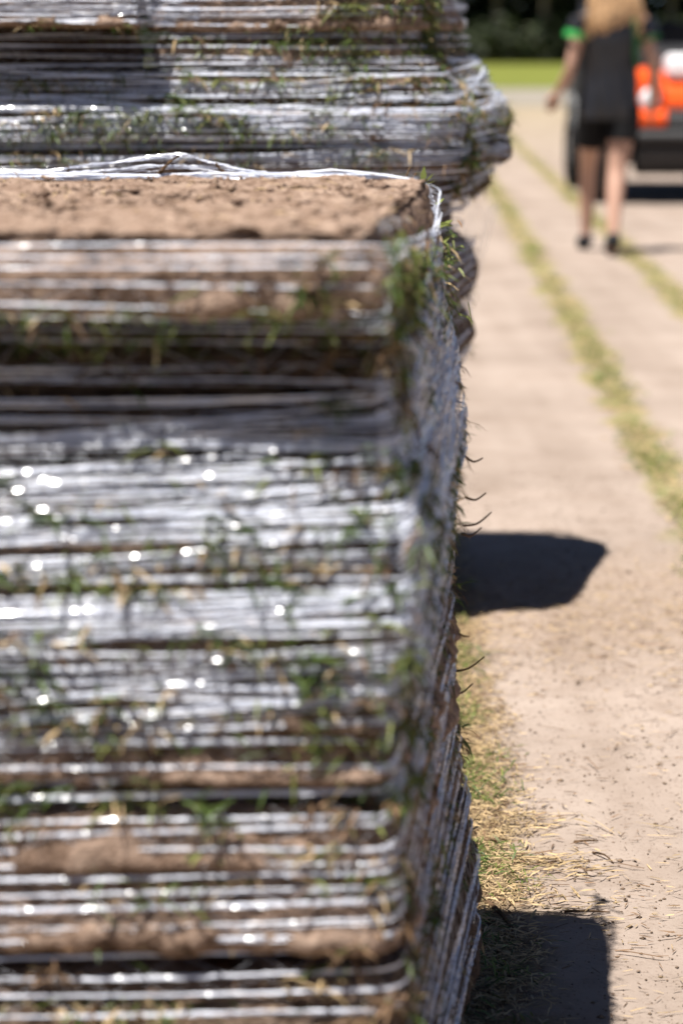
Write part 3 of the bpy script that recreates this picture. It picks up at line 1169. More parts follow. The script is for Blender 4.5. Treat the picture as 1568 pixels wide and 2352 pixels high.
def verge():
    items = []
    for _ in range(90000):
        Y = rnd.uniform(2.55, 6.0)
        edge = verge_edge(Y)
        X = rnd.uniform(-.02, edge + .10)
        if X > edge and rnd.random() < (X - edge) / .10 + .3:
            continue
        cl = nz(X, Y, 1, 7) + .5 * nz(X, Y, 2, 20)
        if rnd.random() > .7 + .8 * cl:
            continue
        green = nz(X, Y, 4, 5) + .6 * nz(X, Y, 6, 15) - .5 * max(0, (X - edge + .05) / .1)
        q = rnd.random()
        if q < .2 + .5 * green:
            m = 0 if rnd.random() < .5 else 1
            el = rnd.uniform(.1, .8)
            ln = rnd.uniform(.014, .042)
            wd = rnd.uniform(.0014, .0032)
        else:
            m = 2 if rnd.random() < .82 else 3
            el = rnd.uniform(-.05, .4)
            ln = rnd.uniform(.008, .032)
            wd = rnd.uniform(.001, .0028)
        az = rnd.uniform(0, 2 * math.pi)
        dr = Vector((math.cos(az) * math.cos(el), math.sin(az) * math.cos(el), math.sin(el)))
        items.append((Vector((X, Y, gz(X, Y) + rnd.uniform(.001, .010))), dr, ln, wd, .25, m))
    o = blade_mesh('verge_grass', items)
    tag(o, 'green and dry straw grass growing along the foot of the stacks', 'grass')


def strips():
    for k, (a, sl, hw) in enumerate(STRIPS):
        items = []
        for _ in range(26000 if k == 0 else 17000):
            Y = 5.5 + 44 * rnd.random() ** 2.0
            if Y < 6.5 and rnd.random() > (Y - 5.4):
                continue
            X = a + sl * Y + rnd.gauss(0, hw * .55) + .04 * nz(0, Y, k, 1.2)
            gr_ = nz(X, Y, 3, 2.2) + .5 * nz(X, Y, 8, 6)
            if rnd.random() > .42 + .7 * gr_:
                continue
            q = rnd.random()
            m = (0 if q < .25 else 1) if rnd.random() < .42 + .4 * gr_ else 2
            el = rnd.uniform(.1, .9) if m < 2 else rnd.uniform(0, .4)
            az = rnd.uniform(0, 2 * math.pi)
            dr = Vector((math.cos(az) * math.cos(el), math.sin(az) * math.cos(el), math.sin(el)))
            sc = 1 + Y * .03
            items.append((Vector((X, Y, .002)), dr, rnd.uniform(.02, .05) * sc ** .5, rnd.uniform(.002, .0045) * sc, .25, m))
        o = blade_mesh('grass_strip', items)
        tag(o, ['yellow green grass strip running up the middle of the dirt track', 'grass strip passing under the walking person on the dirt track'][k], 'grass')


def litter():
    items = []
    for _ in range(15000):
        if rnd.random() < .72:
            Y = rnd.uniform(2.6, 5.2)
            X = rnd.uniform(.15, 1.3)
            keep = .42 + .8 * nz(X, Y, 12, 3.5)
            keep *= 1.25 - .75 * min(1, max(0, (X - .3) / .7))
        else:
            Y = rnd.gauss(5.15, .28)
            X = rnd.uniform(.15, 1.5)
            keep = .9
        if rnd.random() > keep:
            continue
        az = rnd.gauss(.05, .4) if rnd.random() < .6 else rnd.uniform(0, 6.28)
        if rnd.random() < .5:
            az += math.pi
        dr = Vector((math.cos(az), math.sin(az), rnd.uniform(-.02, .12)))
        big = rnd.random() < .05
        items.append((Vector((X, Y, gz(X, Y) + rnd.uniform(.003, .006))), dr, rnd.uniform(.03, .08) if big else rnd.uniform(.006, .028), rnd.uniform(.0016, .0032) if big else rnd.uniform(.001, .0026), .03,
                      2 if rnd.random() < .5 else 3))
    # small piles of pale cuttings
    for cx, cy, num, sp in [(1205, 1985, 130, .035), (1260, 1985, 60, .02), (1290, 2105, 60, .03), (1225, 1890, 80, .03), (1340, 2010, 30, .02)]:
        g = GR(cx, cy)
        for _ in range(num):
            az = rnd.gauss(.2, .5) + (math.pi if rnd.random() < .5 else 0)
            X, Y = g.x + rnd.gauss(0, sp * 1.4), g.y + rnd.gauss(0, sp)
            items.append((Vector((X, Y, gz(X, Y) + rnd.uniform(.003, .012))), Vector((math.cos(az), math.sin(az), rnd.uniform(-.1, .25))).normalized(), rnd.uniform(.012, .04), rnd.uniform(.0016, .0036), .1, 2 if rnd.random() < .85 else 3))
    o = blade_mesh('straw_litter', items)
    tag(o, 'bits of straw and dead grass strewn over the bare earth', 'straw')
    # clods
    V, F = [], []
    base = [(1, 0, 0), (-1, 0, 0), (0, 1, 0), (0, -1, 0), (0, 0, 1), (0, 0, -.4)]
    tri = [(0, 2, 4), (2, 1, 4), (1, 3, 4), (3, 0, 4), (2, 0, 5), (1, 2, 5), (3, 1, 5), (0, 3, 5)]
    for _ in range(11000):
        Y = 2.7 + 4.3 * rnd.random() ** 1.3
        X = rnd.uniform(.15, 1.5)
        r = min(.010, .0008 + rnd.expovariate(1 / .0008))
        s = len(V)
        for p in base:
            V.append((X + p[0] * r * rnd.uniform(.6, 1.5), Y + p[1] * r * rnd.uniform(.6, 1.4), gz(X, Y) + .001 + p[2] * r * rnd.uniform(.5, .9)))
        F += [(s + a, s + b, s + c) for a, b, c in tri]
    o = mesh_obj('soil_crumbs', V, np.array(F), CLOD, smooth=True)
    tag(o, 'small crumbs of earth lying on the bare track', 'soil', kind='stuff')
    # single twigs one can pick out
    spots = [((1195, 2140), (1330, 2152), 'longest'), ((1330, 2152), (1440, 2160), ''), ((1170, 2085), (1260, 2092), ''), ((1335, 2130), (1390, 2150), ''), ((1110, 2080), (1180, 2120), '')]
    tw = [
        ((1295, 2098), (1345, 2102), (1400, 2098), .0022, 'thin brown twig lying flat on the earth right of the lower shadow'),
        ((1360, 1960), (1388, 1972), (1408, 1985), .0020, 'short bent twig on the bare earth far from the grass verge'),
        ((1318, 1934), (1345, 1938), (1372, 1934), .0024, 'dark straight twig lying on the bare earth beside the verge'),
        ((1112, 2078), (1150, 2112), (1190, 2160), .0045, 'dark forked root sticking out from the grass at the shadow edge'),
    ]
    for a, b, c, r, lab in tw:
        P = [GR(*q) for q in (a, b, c)]
        for p in P:
            p.z = gz(p.x, p.y) + r * .9
        P[1].z += .004
        o = twig(None, P, r)
        tag(o, lab, 'twig', 'twigs on the ground')


verge()
strips()
litter()

# ---------------------------------------------------------------- person
SKIN = plain("skin", (0.44, 0.265, 0.195), 0.5, 0.35, var=.06, scale=20)
SHIRT = plain("black_shirt", (0.011, 0.011, 0.014), 0.42, 0.5, var=.3, scale=14, bump=.2)
GREENT = plain("green_trim", (0.04, 0.36, 0.08), 0.6, 0.3)
GREEND = plain("dark_green_cloth", (0.015, 0.10, 0.03), 0.6, 0.3)
SHORTS = plain("black_shorts", (0.006, 0.006, 0.007), 0.8, 0.2)
HAIR = plain("blond_hair", (0.40, 0.245, 0.125), 0.45, 0.5, var=.45, scale=40)
SHOE = plain("dark_shoe", (0.012, 0.013, 0.016), 0.6, 0.3)


def loft(name, rings, mats, parent, ns=28, caps=(True, True), mi=None):
    """rings: (cx, cy, cz, rx, ry[, tilt vector])"""
    V, F = [], []
    for (cx, cy, cz, rx, ry) in rings:
        for k in range(ns):
            a = 2 * math.pi * k / ns
            V.append((cx + rx * math.cos(a), cy + ry * math.sin(a), cz))
    for i in range(len(rings) - 1):
        for k in range(ns):
            q = (k + 1) % ns
            F.append((i * ns + k, i * ns + q, (i + 1) * ns + q, (i + 1) * ns + k))
    if caps[0]:
        F.append(tuple(range(ns))[::-1])
    if caps[1]:
        F.append(tuple((len(rings) - 1) * ns + k for k in range(ns)))
    return mesh_obj(name, V, F, mats, parent, smooth=True)


def person():
    g = GR(1388, 582)
    root = empty('person', (g.x, g.y, 0), 'person in black shirt with green sleeve trim and black shorts walking away', 'person')
    J = {}
    E = []

    def j(n, co, r, par=None):
        J[n] = (len(J), Vector(co), r)
        if par:
            E.append((J[par][0], J[n][0]))
    j('pelvis', (0, 0, .92), (.135, .10))
    j('waist', (0.01, .01, 1.06), (.112, .085), 'pelvis')
    j('chest', (0.015, .0, 1.24), (.130, .095), 'waist')
    j('upper', (0.015, .0, 1.36), (.095, .075), 'chest')
    j('neck', (0.015, .01, 1.45), (.048, .05), 'upper')
    j('jaw', (0.015, .035, 1.53), (.062, .075), 'neck')
    j('skull', (0.015, .025, 1.60), (.074, .09), 'jaw')
    j('crown', (0.015, .02, 1.665), (.05, .06), 'skull')
    # left arm: elbow out, hand turned outwards
    j('shl', (-.15, 0, 1.375), (.055, .055), 'upper')
    j('uarml', (-.185, -.01, 1.25), (.048, .048), 'shl')
    j('ell', (-.225, -.015, 1.07), (.036, .036), 'uarml')
    j('faml', (-.25, .06, 1.0), (.036, .036), 'ell')
    j('wrl', (-.275, .13, .955), (.024, .028), 'faml')
    j('pll', (-.295, .15, .91), (.036, .018), 'wrl')
    # right arm
    j('shr', (.18, 0, 1.375), (.055, .055), 'upper')
    j('uarmr', (.215, -.0, 1.25), (.046, .046), 'shr')
    j('elr', (.265, .0, 1.09), (.036, .036), 'uarmr')
    j('famr', (.275, .05, .99), (.034, .034), 'elr')
    j('wrr', (.275, .11, .89), (.024, .028), 'famr')
    j('plr', (.272, .13, .84), (.018, .036), 'wrr')
    for side, pal, sx in (('l', 'pll', 1), ('r', 'plr', 0)):
        b = J[pal][1]
        for k, (off, ln) in enumerate([(-.027, .062), (-.009, .072), (.009, .068), (.027, .055)]):
            vx = Vector((off, 0, 0)) if sx else Vector((0, off, 0))
            d1 = Vector((-.25 if sx else .0, .25, -1)).normalized()
            j(f'f{side}{k}a', b + vx + d1 * .03, (.0092, .0092), pal)
            j(f'f{side}{k}b', b + vx + d1 * (.03 + ln * .55) + Vector((0, .006, 0)), (.0085, .0085), f'f{side}{k}a')
            j(f'f{side}{k}c', b + vx + d1 * (.03 + ln) + Vector((0, .022, .006)), (.0075, .0075), f'f{side}{k}b')
        th = Vector((-.05, .015, -.01)) if sx else Vector((-.005, .05, -.012))
        j(f't{side}a', b + th * .6 + Vector((0, 0, .012)), (.012, .012), pal)
        j(f't{side}b', b + th * 1.15 + Vector((0, 0, -.02)), (.009, .009), f't{side}a')
    # left leg forward, right leg trailing
    j('hipl', (-.075, .02, .85), (.092, .092), 'pelvis')
    j('thl', (-.09, .09, .68), (.078, .080), 'hipl')
    j('knl', (-.088, .22, .50), (.053, .055), 'thl')
    j('cal', (-.086, .25, .36), (.053, .055), 'knl')
    j('anl', (-.088, .27, .10), (.031, .034), 'cal')
    j('hel', (-.088, .255, .045), (.032, .034), 'anl')
    j('tol', (-.092, .41, .03), (.036, .022), 'hel')
    j('hipr', (.085, -.01, .85), (.095, .095), 'pelvis')
    j('thr', (.075, -.03, .68), (.083, .085), 'hipr')
    j('knr', (.052, -.055, .49), (.056, .058), 'thr')
    j('car', (.040, -.11, .37), (.056, .058), 'knr')
    j('anr', (.022, -.22, .125), (.031, .034), 'car')
    j('her', (.020, -.245, .075), (.032, .034), 'anr')
    j('tor', (.022, -.115, .022), (.036, .022), 'her')
    me = bpy.data.meshes.new('body')
    me.from_pydata([v[1] for v in J.values()], E, [])
    o = bpy.data.objects.new('body', me)
    C.objects.link(o)
    md = o.modifiers.new('skin', 'SKIN')
    md.use_smooth_shade = True
    md.branch_smoothing = 0.4
    sv = me.skin_vertices[0].data
    for i, v in enumerate(J.values()):
        sv[i].radius = v[2]
        sv[i].use_root = (i == 0)
    sb = o.modifiers.new('sub', 'SUBSURF')
    sb.levels = sb.render_levels = 2
    dg = bpy.context.evaluated_depsgraph_get()
    m2 = bpy.data.meshes.new_from_object(o.evaluated_get(dg))
    bpy.data.objects.remove(o)
    m2.materials.clear()
    m2.materials.append(SKIN)
    for p in m2.polygons:
        p.use_smooth = True
    body = bpy.data.objects.new('body', m2)
    C.objects.link(body)
    body.parent = root
    # face (turned away from the camera)
    for sx in (-1, 1):
        bm = bmesh.new()
        bmesh.ops.create_uvsphere(bm, u_segments=10, v_segments=8, radius=.012)
        bmesh.ops.translate(bm, verts=bm.verts, vec=(.015 + sx * .032, .115, 1.585))
        bm_obj('eye', bm, SHORTS, body, True)
        bm = bmesh.new()
        bmesh.ops.create_uvsphere(bm, u_segments=10, v_segments=8, radius=.03)
        for v in bm.verts:
            v.co = Vector((v.co.x * .35, v.co.y * .7, v.co.z)) + Vector((.015 + sx * .082, .02, 1.57))
        bm_obj('ear', bm, SKIN, body, True)
    loft('nose', [(.015, .122, 1.535, .016, .014), (.015, .117, 1.56, .010, .012), (.015, .108, 1.59, .006, .008)], SKIN, body, 10)
    loft('mouth', [(.015, .108, 1.505, .02, .008), (.015, .112, 1.511, .026, .008), (.015, .108, 1.518, .02, .006)], plain("lips", (.42, .17, .14), .5), body, 12)
    # shirt: torso loft with sleeves
    V = []
    rings = []
    prof = [(.785, .168, .118), (.82, .166, .122), (.90, .158, .122), (1.0, .150, .118), (1.1, .150, .116), (1.2, .160, .122), (1.30, .172, .118), (1.36, .168, .100), (1.40, .135, .082), (1.43, .085, .066), (1.445, .068, .06)]
    for z, rx, ry in prof:
        rings.append((.012 + .003 * math.sin(z * 20), -.004 + .006 * math.sin(z * 13), z, rx, ry))
    sh = loft('shirt', rings, SHIRT, root, 40, (False, False))
    # drape folds
    for v in sh.data.vertices:
        a = math.atan2(v.co.y, v.co.x)
        k = max(0, (1.25 - v.co.z)) * .028
        f = math.sin(a * 7 + v.co.z * 9) + .6 * math.sin(a * 13 - v.co.z * 14)
        v.co.x += math.cos(a) * k * f
        v.co.y += math.sin(a) * k * f

    def limb(name, pts, rad, mat, parent, ns=18, caps=False):
        VV, FF = [], []
        path = [Vector(p) for p in pts]
        tube(VV, FF, path, rad, ns)
        if not caps:
            FF = FF[:-2]
        return mesh_obj(name, [tuple(v) for v in VV], FF, mat, parent, smooth=True)
    limb('sleeve', [(-.07, 0, 1.395), (-.13, 0, 1.385), (-.165, -.004, 1.345), (-.188, -.01, 1.29)], [.06, .066, .068, .068], SHIRT, sh)
    limb('sleeve', [(.10, 0, 1.395), (.165, 0, 1.385), (.20, 0, 1.345), (.222, 0, 1.275)], [.06, .066, .066, .068], SHIRT, sh)
    limb('sleeve_trim', [(-.190, -.010, 1.285), (-.200, -.012, 1.248)], [.0695, .0690], GREENT, sh)
    limb('sleeve_trim', [(.224, 0, 1.262), (.230, 0, 1.24)], [.0690, .0685], GREEND, sh)
    # green panel under the right arm
    VV, FF = [], []
    for k in range(9):
        z = 1.08 + .035 * k
        rx = .158 + (.013 if z > 1.2 else 0)
        for q in range(4):
            a = R(-38 + 7 * q - 2 * k)
            VV.append((.012 + math.cos(a) * (rx + .012), -.004 + math.sin(a) * (.128), z))
    for k in range(8):
        for q in range(3):
            FF.append((k * 4 + q, k * 4 + q + 1, k * 4 + q + 5, k * 4 + q + 4))
    pn = mesh_obj('side_panel', VV, FF, GREEND, sh, smooth=True)
    so = pn.modifiers.new('thick', 'SOLIDIFY')
    so.thickness = .003
    # shorts: waist loft and two legs
    st = loft('shorts', [(.01, 0, .78, .150, .112), (.01, 0, .86, .160, .122), (.01, 0, .95, .150, .115), (.01, 0, 1.0, .140, .105)], SHORTS, root, 32, (True, True))
    limb('shorts_leg', [(-.078, .02, .86), (-.085, .06, .76), (-.092, .10, .635)], [.098, .098, .094], SHORTS, st)
    limb('shorts_leg', [(.088, -.01, .86), (.084, -.018, .76), (.078, -.03, .655)], [.102, .103, .102], SHORTS, st)
    # shoes
    for (hx, hy, hz, tx, ty, tz) in [(-.088, .235, .05, -.093, .435, .03), (.020, -.275, .10, .023, -.085, .025)]:
        h, t_ = Vector((hx, hy, hz)), Vector((tx, ty, tz))
        limb('shoe', [h + Vector((0, -.005, .01)), h + (t_ - h) * .12 + Vector((0, 0, .012)), h + (t_ - h) * .4 + Vector((0, 0, .008)), h + (t_ - h) * .75, t_], [.028, .044, .046, .044, .02], SHOE, root, 14, True)
    # hair: long, hanging to the shoulder blades, with locks
    hair = loft('hair', [(-.03, -.10, 1.27, .05, .018), (-.015, -.10, 1.32, .095, .034), (.0, -.09, 1.40, .118, .05), (.01, -.05, 1.48, .112, .062), (.015, -.015, 1.56, .100, .092), (.015, .0, 1.63, .094, .098), (.015, .005, 1.68, .07, .078), (.015, .005, 1.705, .03, .035)], HAIR, root, 36)
    for v in hair.data.vertices:
        a = math.atan2(v.co.y + .03, v.co.x)
        v.co.x += .006 * math.sin(a * 17 + v.co.z * 8)
        v.co.y += .006 * math.cos(a * 15 + v.co.z * 11)
    VV, FF = [], []
    for k in range(70):
        x = rnd.uniform(-.13, .16)
        y0 = -.095 + .5 * abs(x) * .4
        ln = rnd.uniform(.16, .28)
        p = [Vector((x * .6 + .01, y0 + .02, 1.60)), Vector((x, y0 - .02, 1.48)), Vector((x * 1.05 + rnd.gauss(0, .01), y0 - .025, 1.48 - ln * .5)), Vector((x * 1.0 + rnd.gauss(0, .02), y0 - .015, 1.5 - ln))]
        pp = catmull(p, 4)
        tube(VV, FF, pp, [.010 * (1 - .75 * i / len(pp)) for i in range(len(pp))], 5)
    mesh_obj('locks', [tuple(v) for v in VV], FF, HAIR, hair, smooth=True)
    return root


person()

# ---------------------------------------------------------------- utility vehicle
ORANGE = plain("orange_paint", (0.85, 0.10, 0.012), 0.3, 0.5)
BLACKP = plain("black_plastic", (0.02, 0.02, 0.022), 0.5, 0.4, var=.2, scale=9)
DGREY = plain("grey_plastic", (0.16, 0.165, 0.17), 0.5, 0.4)
RUBBER = plain("tyre_rubber", (0.016, 0.016, 0.017), 0.85, 0.2, var=.3, scale=20)
LENS = plain("headlight_lens", (0.75, 0.77, 0.8), 0.06, 0.9)
WHITEP = plain("white_plastic", (0.82, 0.82, 0.84), 0.35, 0.5)
STEEL = plain("dull_steel", (0.32, 0.32, 0.33), 0.4, 0.5, .7)
SEATM = plain("seat_vinyl", (0.015, 0.015, 0.017), 0.6, 0.3)


def prism(bm, outline, x0, x1, bev=0.02):
    """side outline in (y, z) extruded across x"""
    a = [bm.verts.new((x0, y, z)) for y, z in outline]
    b = [bm.verts.new((x1, y, z)) for y, z in outline]
    n = len(outline)
    fs = [bm.faces.new(a), bm.faces.new(b[::-1])]
    for k in range(n):
        fs.append(bm.faces.new((a[k], b[k], b[(k + 1) % n], a[(k + 1) % n])))
    if bev:
        es = list({e for f in fs for e in f.edges})
        bmesh.ops.bevel(bm, geom=es, offset=bev, segments=2, profile=.6, affect='EDGES')


def vehicle():
    VY = 18.75
    sc = FPX / VY
    cx = (1556 - 784) / sc
    root = empty('utility_vehicle', (cx, VY, 0), 'orange and black off road utility vehicle parked on the dirt track', 'vehicle')
    # front faces the camera (-y)
    bm = bmesh.new()
    prism(bm, [(.02, .68), (.0, .78), (.05, .90), (.30, .965), (.85, 1.02), (.85, .68)], -.152, .152, .03)
    hood = bm_obj('hood', bm, ORANGE, root)
    for s in (-1, 1):
        bm = bmesh.new()
        prism(bm, [(-.04, .86), (-.03, .98), (.10, 1.02), (.75, 1.04), (.75, .78), (-.01, .72)], s * .16, s * .39, .035)
        bm_obj('headlight_pod', bm, ORANGE, root)
        bm = bmesh.new()
        bmesh.ops.create_uvsphere(bm, u_segments=20, v_segments=12, radius=1)
        for v in bm.verts:
            v.co = Vector((s * .258 + v.co.x * .075, -.035 + v.co.y * .05, .80 + v.co.z * .085))
        bm_obj('headlight', bm, LENS, root, True)
        bm = bmesh.new()
        prism(bm, [(-.10, .625), (-.10, .69), (-.03, .73), (.08, .74), (.08, .60), (-.05, .585)], s * .13, s * .39, .015)
        bm_obj('headlight_surround', bm, ORANGE, root)
        # fender over the wheel
        bm = bmesh.new()
        prism(bm, [(-.06, .52), (-.02, .70), (.20, .83), (.55, .84), (.80, .70), (.86, .52), (.80, .52), (.72, .64), (.5, .76), (.24, .75), (.05, .64), (.0, .52)], s * .38, s * .66, .012)
        bm_obj('fender', bm, DGREY, root)
        bm = bmesh.new()
        prism(bm, [(2.0, .52), (2.06, .72), (2.25, .80), (2.65, .80), (2.8, .62), (2.74, .62), (2.6, .74), (2.3, .74), (2.12, .66), (2.06, .52)], s * .40, s * .64, .012)
        bm_obj('fender', bm, DGREY, root)
    # grille with slats
    bm = bmesh.new()
    box_bm(bm, -.15, .15, -.03, .1, .60, .72, .012)
    gr = bm_obj('grille', bm, BLACKP, root)
    for k in range(4):
        bm = bmesh.new()
        box_bm(bm, -.14, .14, -.045, -.025, .615 + .027 * k, .627 + .027 * k, .003)
        bm_obj('slat', bm, DGREY, gr)
    bm = bmesh.new()
    prism(bm, [(-.10, .47), (-.13, .52), (-.10, .57), (.02, .575), (.05, .46)], -.36, .36, .02)
    bm_obj('bumper', bm, BLACKP, root)
    bm = bmesh.new()
    prism(bm, [(-.04, .32), (-.06, .44), (.05, .455), (.30, .455), (.30, .24), (.1, .22)], -.34, .34, .02)
    bm_obj('skid_plate', bm, BLACKP, root)
    bm = bmesh.new()
    box_bm(bm, -.48, .48, .35, 2.75, .30, .46, .02)
    bm_obj('chassis', bm, BLACKP, root)
    bm = bmesh.new()
    box_bm(bm, -.60, .60, .85, 1.95, .40, .50, .02)
    box_bm(bm, -.60, .60, .80, .86, .45, 1.08, .015)
    bm_obj('floor_pan', bm, BLACKP, root)
    bm = bmesh.new()
    prism(bm, [(.78, 1.0), (.82, 1.16), (1.0, 1.22), (1.12, 1.05), (1.08, .95)], -.58, .58, .02)
    bm_obj('dashboard', bm, BLACKP, root)
    for sx in (-.30, .30):
        bm = bmesh.new()
        box_bm(bm, sx - .27, sx + .27, 1.35, 1.85, .72, .86, .04)
        box_bm(bm, sx - .27, sx + .27, 1.78, 1.94, .86, 1.40, .05)
        bm_obj('seat', bm, SEATM, root)
    VV, FF = [], []
    for k in range(24):
        pass
    ring = [Vector((-.36 + .17 * math.cos(a), 1.14 + .07 * math.sin(a), 1.20 + .15 * math.sin(a))) for a in [2 * math.pi * k / 24 for k in range(25)]]
    tube(VV, FF, ring, .014, 8)
    tube(VV, FF, [Vector((-.36, 1.14, 1.2)), Vector((-.36, 1.02, 1.08))], .02, 8)
    tube(VV, FF, [Vector((-.52, 1.14, 1.2)), Vector((-.20, 1.14, 1.2))], .012, 8)
    mesh_obj('steering_wheel', [tuple(v) for v in VV], FF, BLACKP, root, smooth=True)
    # roll cage and roof
    VV, FF = [], []
    for s in (-1, 1):
        tube(VV, FF, catmull([Vector((s * .60, .84, .95)), Vector((s * .59, 1.02, 1.5)), Vector((s * .56, 1.12, 1.92)), Vector((s * .56, 1.9, 1.95)), Vector((s * .59, 2.0, 1.4)), Vector((s * .60, 2.0, .6))], 6), .025, 10)
    for y_, z_ in ((1.12, 1.92), (1.9, 1.95), (2.0, 1.3)):
        tube(VV, FF, [Vector((-.57, y_, z_)), Vector((.57, y_, z_))], .022, 10)
    mesh_obj('roll_cage', [tuple(v) for v in VV], FF, BLACKP, root, smooth=True)
    bm = bmesh.new()
    box_bm(bm, -.60, .60, 1.02, 2.02, 1.975, 2.02, .018)
    bm_obj('roof', bm, BLACKP, root)
    bm = bmesh.new()
    box_bm(bm, -.62, .62, 2.06, 2.98, .78, .82, .005)
    for x0, x1, y0, y1 in ((-.62, -.58, 2.06, 2.98), (.58, .62, 2.06, 2.98), (-.575, .575, 2.06, 2.10), (-.575, .575, 2.94, 2.98)):
        box_bm(bm, x0, x1, y0, y1, .823, 1.10, .006)
    bm_obj('cargo_bed', bm, BLACKP, root)
    # wheels
    for sx in (-1, 1):
        for wy in (.40, 2.40):
            wr = .325
            bm = bmesh.new()
            prof = [(-.125, .20), (-.13, .27), (-.115, .31), (-.06, wr), (.06, wr), (.115, .31), (.13, .27), (.125, .20)]
            ns = 36
            vs_ = [[bm.verts.new((sx * .53 + x, wy + r * math.cos(2 * math.pi * k / ns), .325 + r * math.sin(2 * math.pi * k / ns))) for (x, r) in prof] for k in range(ns)]
            for k in range(ns):
                for q in range(len(prof) - 1):
                    bm.faces.new((vs_[k][q], vs_[(k + 1) % ns][q], vs_[(k + 1) % ns][q + 1], vs_[k][q + 1]))
            # tread lugs
            for k in range(20):
                a = 2 * math.pi * k / 20
                for s2 in (-1, 1):
                    r = bmesh.ops.create_cube(bm, size=1)
                    mt = Matrix.Translation((sx * .53 + s2 * .06, wy, .325)) @ Matrix.Rotation(a + s2 * .08, 4, 'X') @ Matrix.Translation((0, 0, wr + .004))
                    for v in r['verts']:
                        v.co = mt @ Vector((v.co.x * .10, v.co.y * .035, v.co.z * .022))
            wheel = bm_obj('wheel', bm, RUBBER, root)
            bm = bmesh.new()
            bmesh.ops.create_cone(bm, cap_ends=True, segments=28, radius1=.205, radius2=.17, depth=.16)
            bmesh.ops.rotate(bm, verts=bm.verts, cent=(0, 0, 0), matrix=Matrix.Rotation(sx * math.pi / 2, 3, 'Y'))
            bmesh.ops.translate(bm, verts=bm.verts, vec=(sx * .56, wy, .325))
            bm_obj('rim', bm, STEEL, wheel)
    for wy in (.40, 2.40):
        VV, FF = [], []
        tube(VV, FF, [Vector((-.55, wy, .325)), Vector((.55, wy, .325))], .035, 10)
        mesh_obj('axle', [tuple(v) for v in VV], FF, BLACKP, root, smooth=True)
    # white box standing on the hood
    bm = bmesh.new()
    box_bm(bm, -.21, .21, -.13, .13, 0, .185, .05)
    bx = bm_obj('storage_box', bm, WHITEP, None, False)
    bx.location = (cx + .09, VY + .20, .955)
    tag(bx, 'white rounded plastic box on the hood of the orange vehicle', 'box')


vehicle()


# ---------------------------------------------------------------- trees and shrubs at the edge of the field
BARK = plain("pale_bark", (0.22, 0.18, 0.13), 0.9, 0.1, var=.35, scale=1.2)
LEAF_D = leaf_mat("leaf_dark", (0.022, 0.034, 0.011), .2, .6)
LEAF_M = leaf_mat("leaf_mid", (0.035, 0.052, 0.015), .25, .6)
LEAF_O = leaf_mat("leaf_olive", (0.06, 0.064, 0.02), .25, .6)


def leaf_cloud(name, blobs, n, size, mats, parent):
    V = np.zeros((n, 4, 3))
    mi = []
    wts = [b[1].x * b[1].y * b[1].z for b in blobs]
    for k in range(n):
        c, r = rnd.choices(blobs, wts)[0]
        while True:
            p = Vector((rnd.uniform(-1, 1), rnd.uniform(-1, 1), rnd.uniform(-1, 1)))
            if .25 < p.length < 1:
                break
        pos = c + Vector((p.x * r.x, p.y * r.y, p.z * r.z))
        a = Vector((rnd.gauss(0, 1), rnd.gauss(0, 1), rnd.gauss(0, 1))).normalized()
        b = a.orthogonal().normalized()
        s = size * rnd.uniform(.5, 1.4)
        V[k, 0], V[k, 1], V[k, 2], V[k, 3] = pos - a * s, pos + b * s * .45, pos + a * s, pos - b * s * .45
        mi.append(rnd.choices(range(len(mats)), [5, 3, 2][:len(mats)])[0])
    F = np.arange(n * 4).reshape(n, 4)
    return mesh_obj(name, V.reshape(-1, 3), F, mats, parent, mi)


def tree_shape(h, at):
    VV, FF = [], []
    top = Vector((rnd.uniform(-.6, .6), rnd.uniform(-.6, .6), h * .8))
    tr = catmull([Vector((0, 0, -.1)), Vector((rnd.uniform(-.2, .2), 0, h * .3)), top * .8, top], 6)
    tube(VV, FF, [p + at for p in tr], [.26 * (1 - .8 * i / len(tr)) for i in range(len(tr))], 9)
    blobs = []
    for k in range(10):
        a = rnd.uniform(0, 6.28)
        z = h * rnd.uniform(.30, .7)
        e = Vector((math.cos(a) * rnd.uniform(1.6, 3.4), math.sin(a) * rnd.uniform(1.6, 3.4), z + rnd.uniform(.6, 2.2)))
        s = tr[min(len(tr) - 1, int(len(tr) * z / (h * .85)))]
        tube(VV, FF, [s + at, (s + e) / 2 + Vector((0, 0, .3)) + at, e + at], [.09, .06, .02], 6)
        blobs.append((e + at, Vector((rnd.uniform(1.2, 2.1), rnd.uniform(1.2, 2.1), rnd.uniform(.8, 1.5)))))
    for k in range(6):
        blobs.append((Vector((rnd.uniform(-1.8, 1.8), rnd.uniform(-1.8, 1.8), h * rnd.uniform(.72, .95))) + at, Vector((rnd.uniform(1.2, 2.0),) * 3)))
    return VV, FF, blobs


def shrub_shape(h, at):
    VV, FF, blobs = [], [], []
    for k in range(5):
        e = Vector((rnd.uniform(-1.0, 1.0), rnd.uniform(-.7, .7), h * rnd.uniform(.35, .8)))
        tube(VV, FF, [Vector((e.x * .1, e.y * .1, -.05)) + at, e * .6 + at, e + at], [.06, .04, .015], 5)
        blobs.append((e + at, Vector((rnd.uniform(.7, 1.2), rnd.uniform(.6, 1.0), h * rnd.uniform(.28, .5)))))
    blobs.append((Vector((0, 0, h * .35)) + at, Vector((1.3, .9, h * .36))))
    return VV, FF, blobs


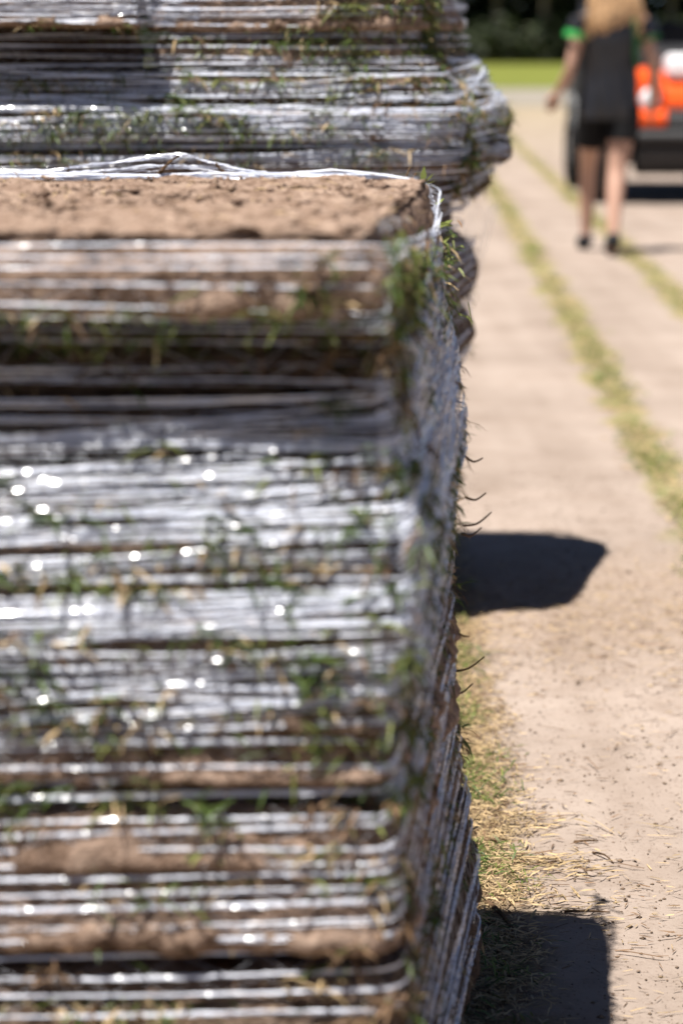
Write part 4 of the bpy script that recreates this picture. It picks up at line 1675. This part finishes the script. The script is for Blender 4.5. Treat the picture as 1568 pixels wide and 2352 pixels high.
LEAVES = [LEAF_D, LEAF_M, LEAF_O]
TY = 150
O = Vector((0, 0, 0))
for x, lab in [(9.6, 'far tree just right of the tall turf stack, at the back of the green field'), (12.4, 'far tree left of the walking person, above the dark hedge'), (20.2, 'far pale trunked tree over the utility vehicle')]:
    root = empty('tree', (x, TY + 1.5, 0), lab, 'tree', 'trees beyond the field')
    VV, FF, blobs = tree_shape(rnd.uniform(10, 12.5), O)
    mesh_obj('trunk', [tuple(v) for v in VV], FF, BARK, root, smooth=True)
    leaf_cloud('crown', blobs, 2600, .24, LEAVES, root)
# the wood behind and to both sides, one dark mass
VV, FF, blobs = [], [], []


def join(shape):
    v, f, b = shape
    k = len(VV)
    VV.extend(v)
    FF.extend(tuple(i + k for i in q) for q in f)
    blobs.extend(b)


for row in range(3):
    for i in range(16):
        x = -16 + 3.2 * i + row * 1.3 + rnd.uniform(-.5, .5)
        if row == 0 and (7.5 < x < 14.5 or 18 < x < 22.5):
            continue
        join(tree_shape(rnd.uniform(9, 13), Vector((x, TY + 2.5 + row * 4, 0))))
wood = mesh_obj('woodland', [tuple(v) for v in VV], FF, BARK, None, smooth=True)
tag(wood, 'dark far off wood closing the view behind the green field', 'wood', kind='stuff')
leaf_cloud('foliage', blobs, 110000, .30, LEAVES, wood)['kind'] = 'stuff'
VV, FF, blobs = [], [], []
for row in range(3):
    for i in range(27):
        join(shrub_shape(rnd.uniform(2.0, 2.8) + row * .9, Vector((-16 + 1.9 * i + rnd.uniform(-.3, .3) + row * .7, TY - 1 + row * 3.6 + rnd.uniform(-.5, .5), 0))))
for i in range(24):
    join(shrub_shape(rnd.uniform(5.5, 7.0), Vector((-16 + 2.1 * i, TY + 16 + rnd.uniform(-.5, .5), 0))))
hedge = mesh_obj('undergrowth', [tuple(v) for v in VV], FF, BARK, None, smooth=True)
tag(hedge, 'dark shrubby undergrowth along the far edge of the green field', 'undergrowth', kind='stuff')
leaf_cloud('foliage', blobs, 110000, .22, LEAVES, hedge)['kind'] = 'stuff'
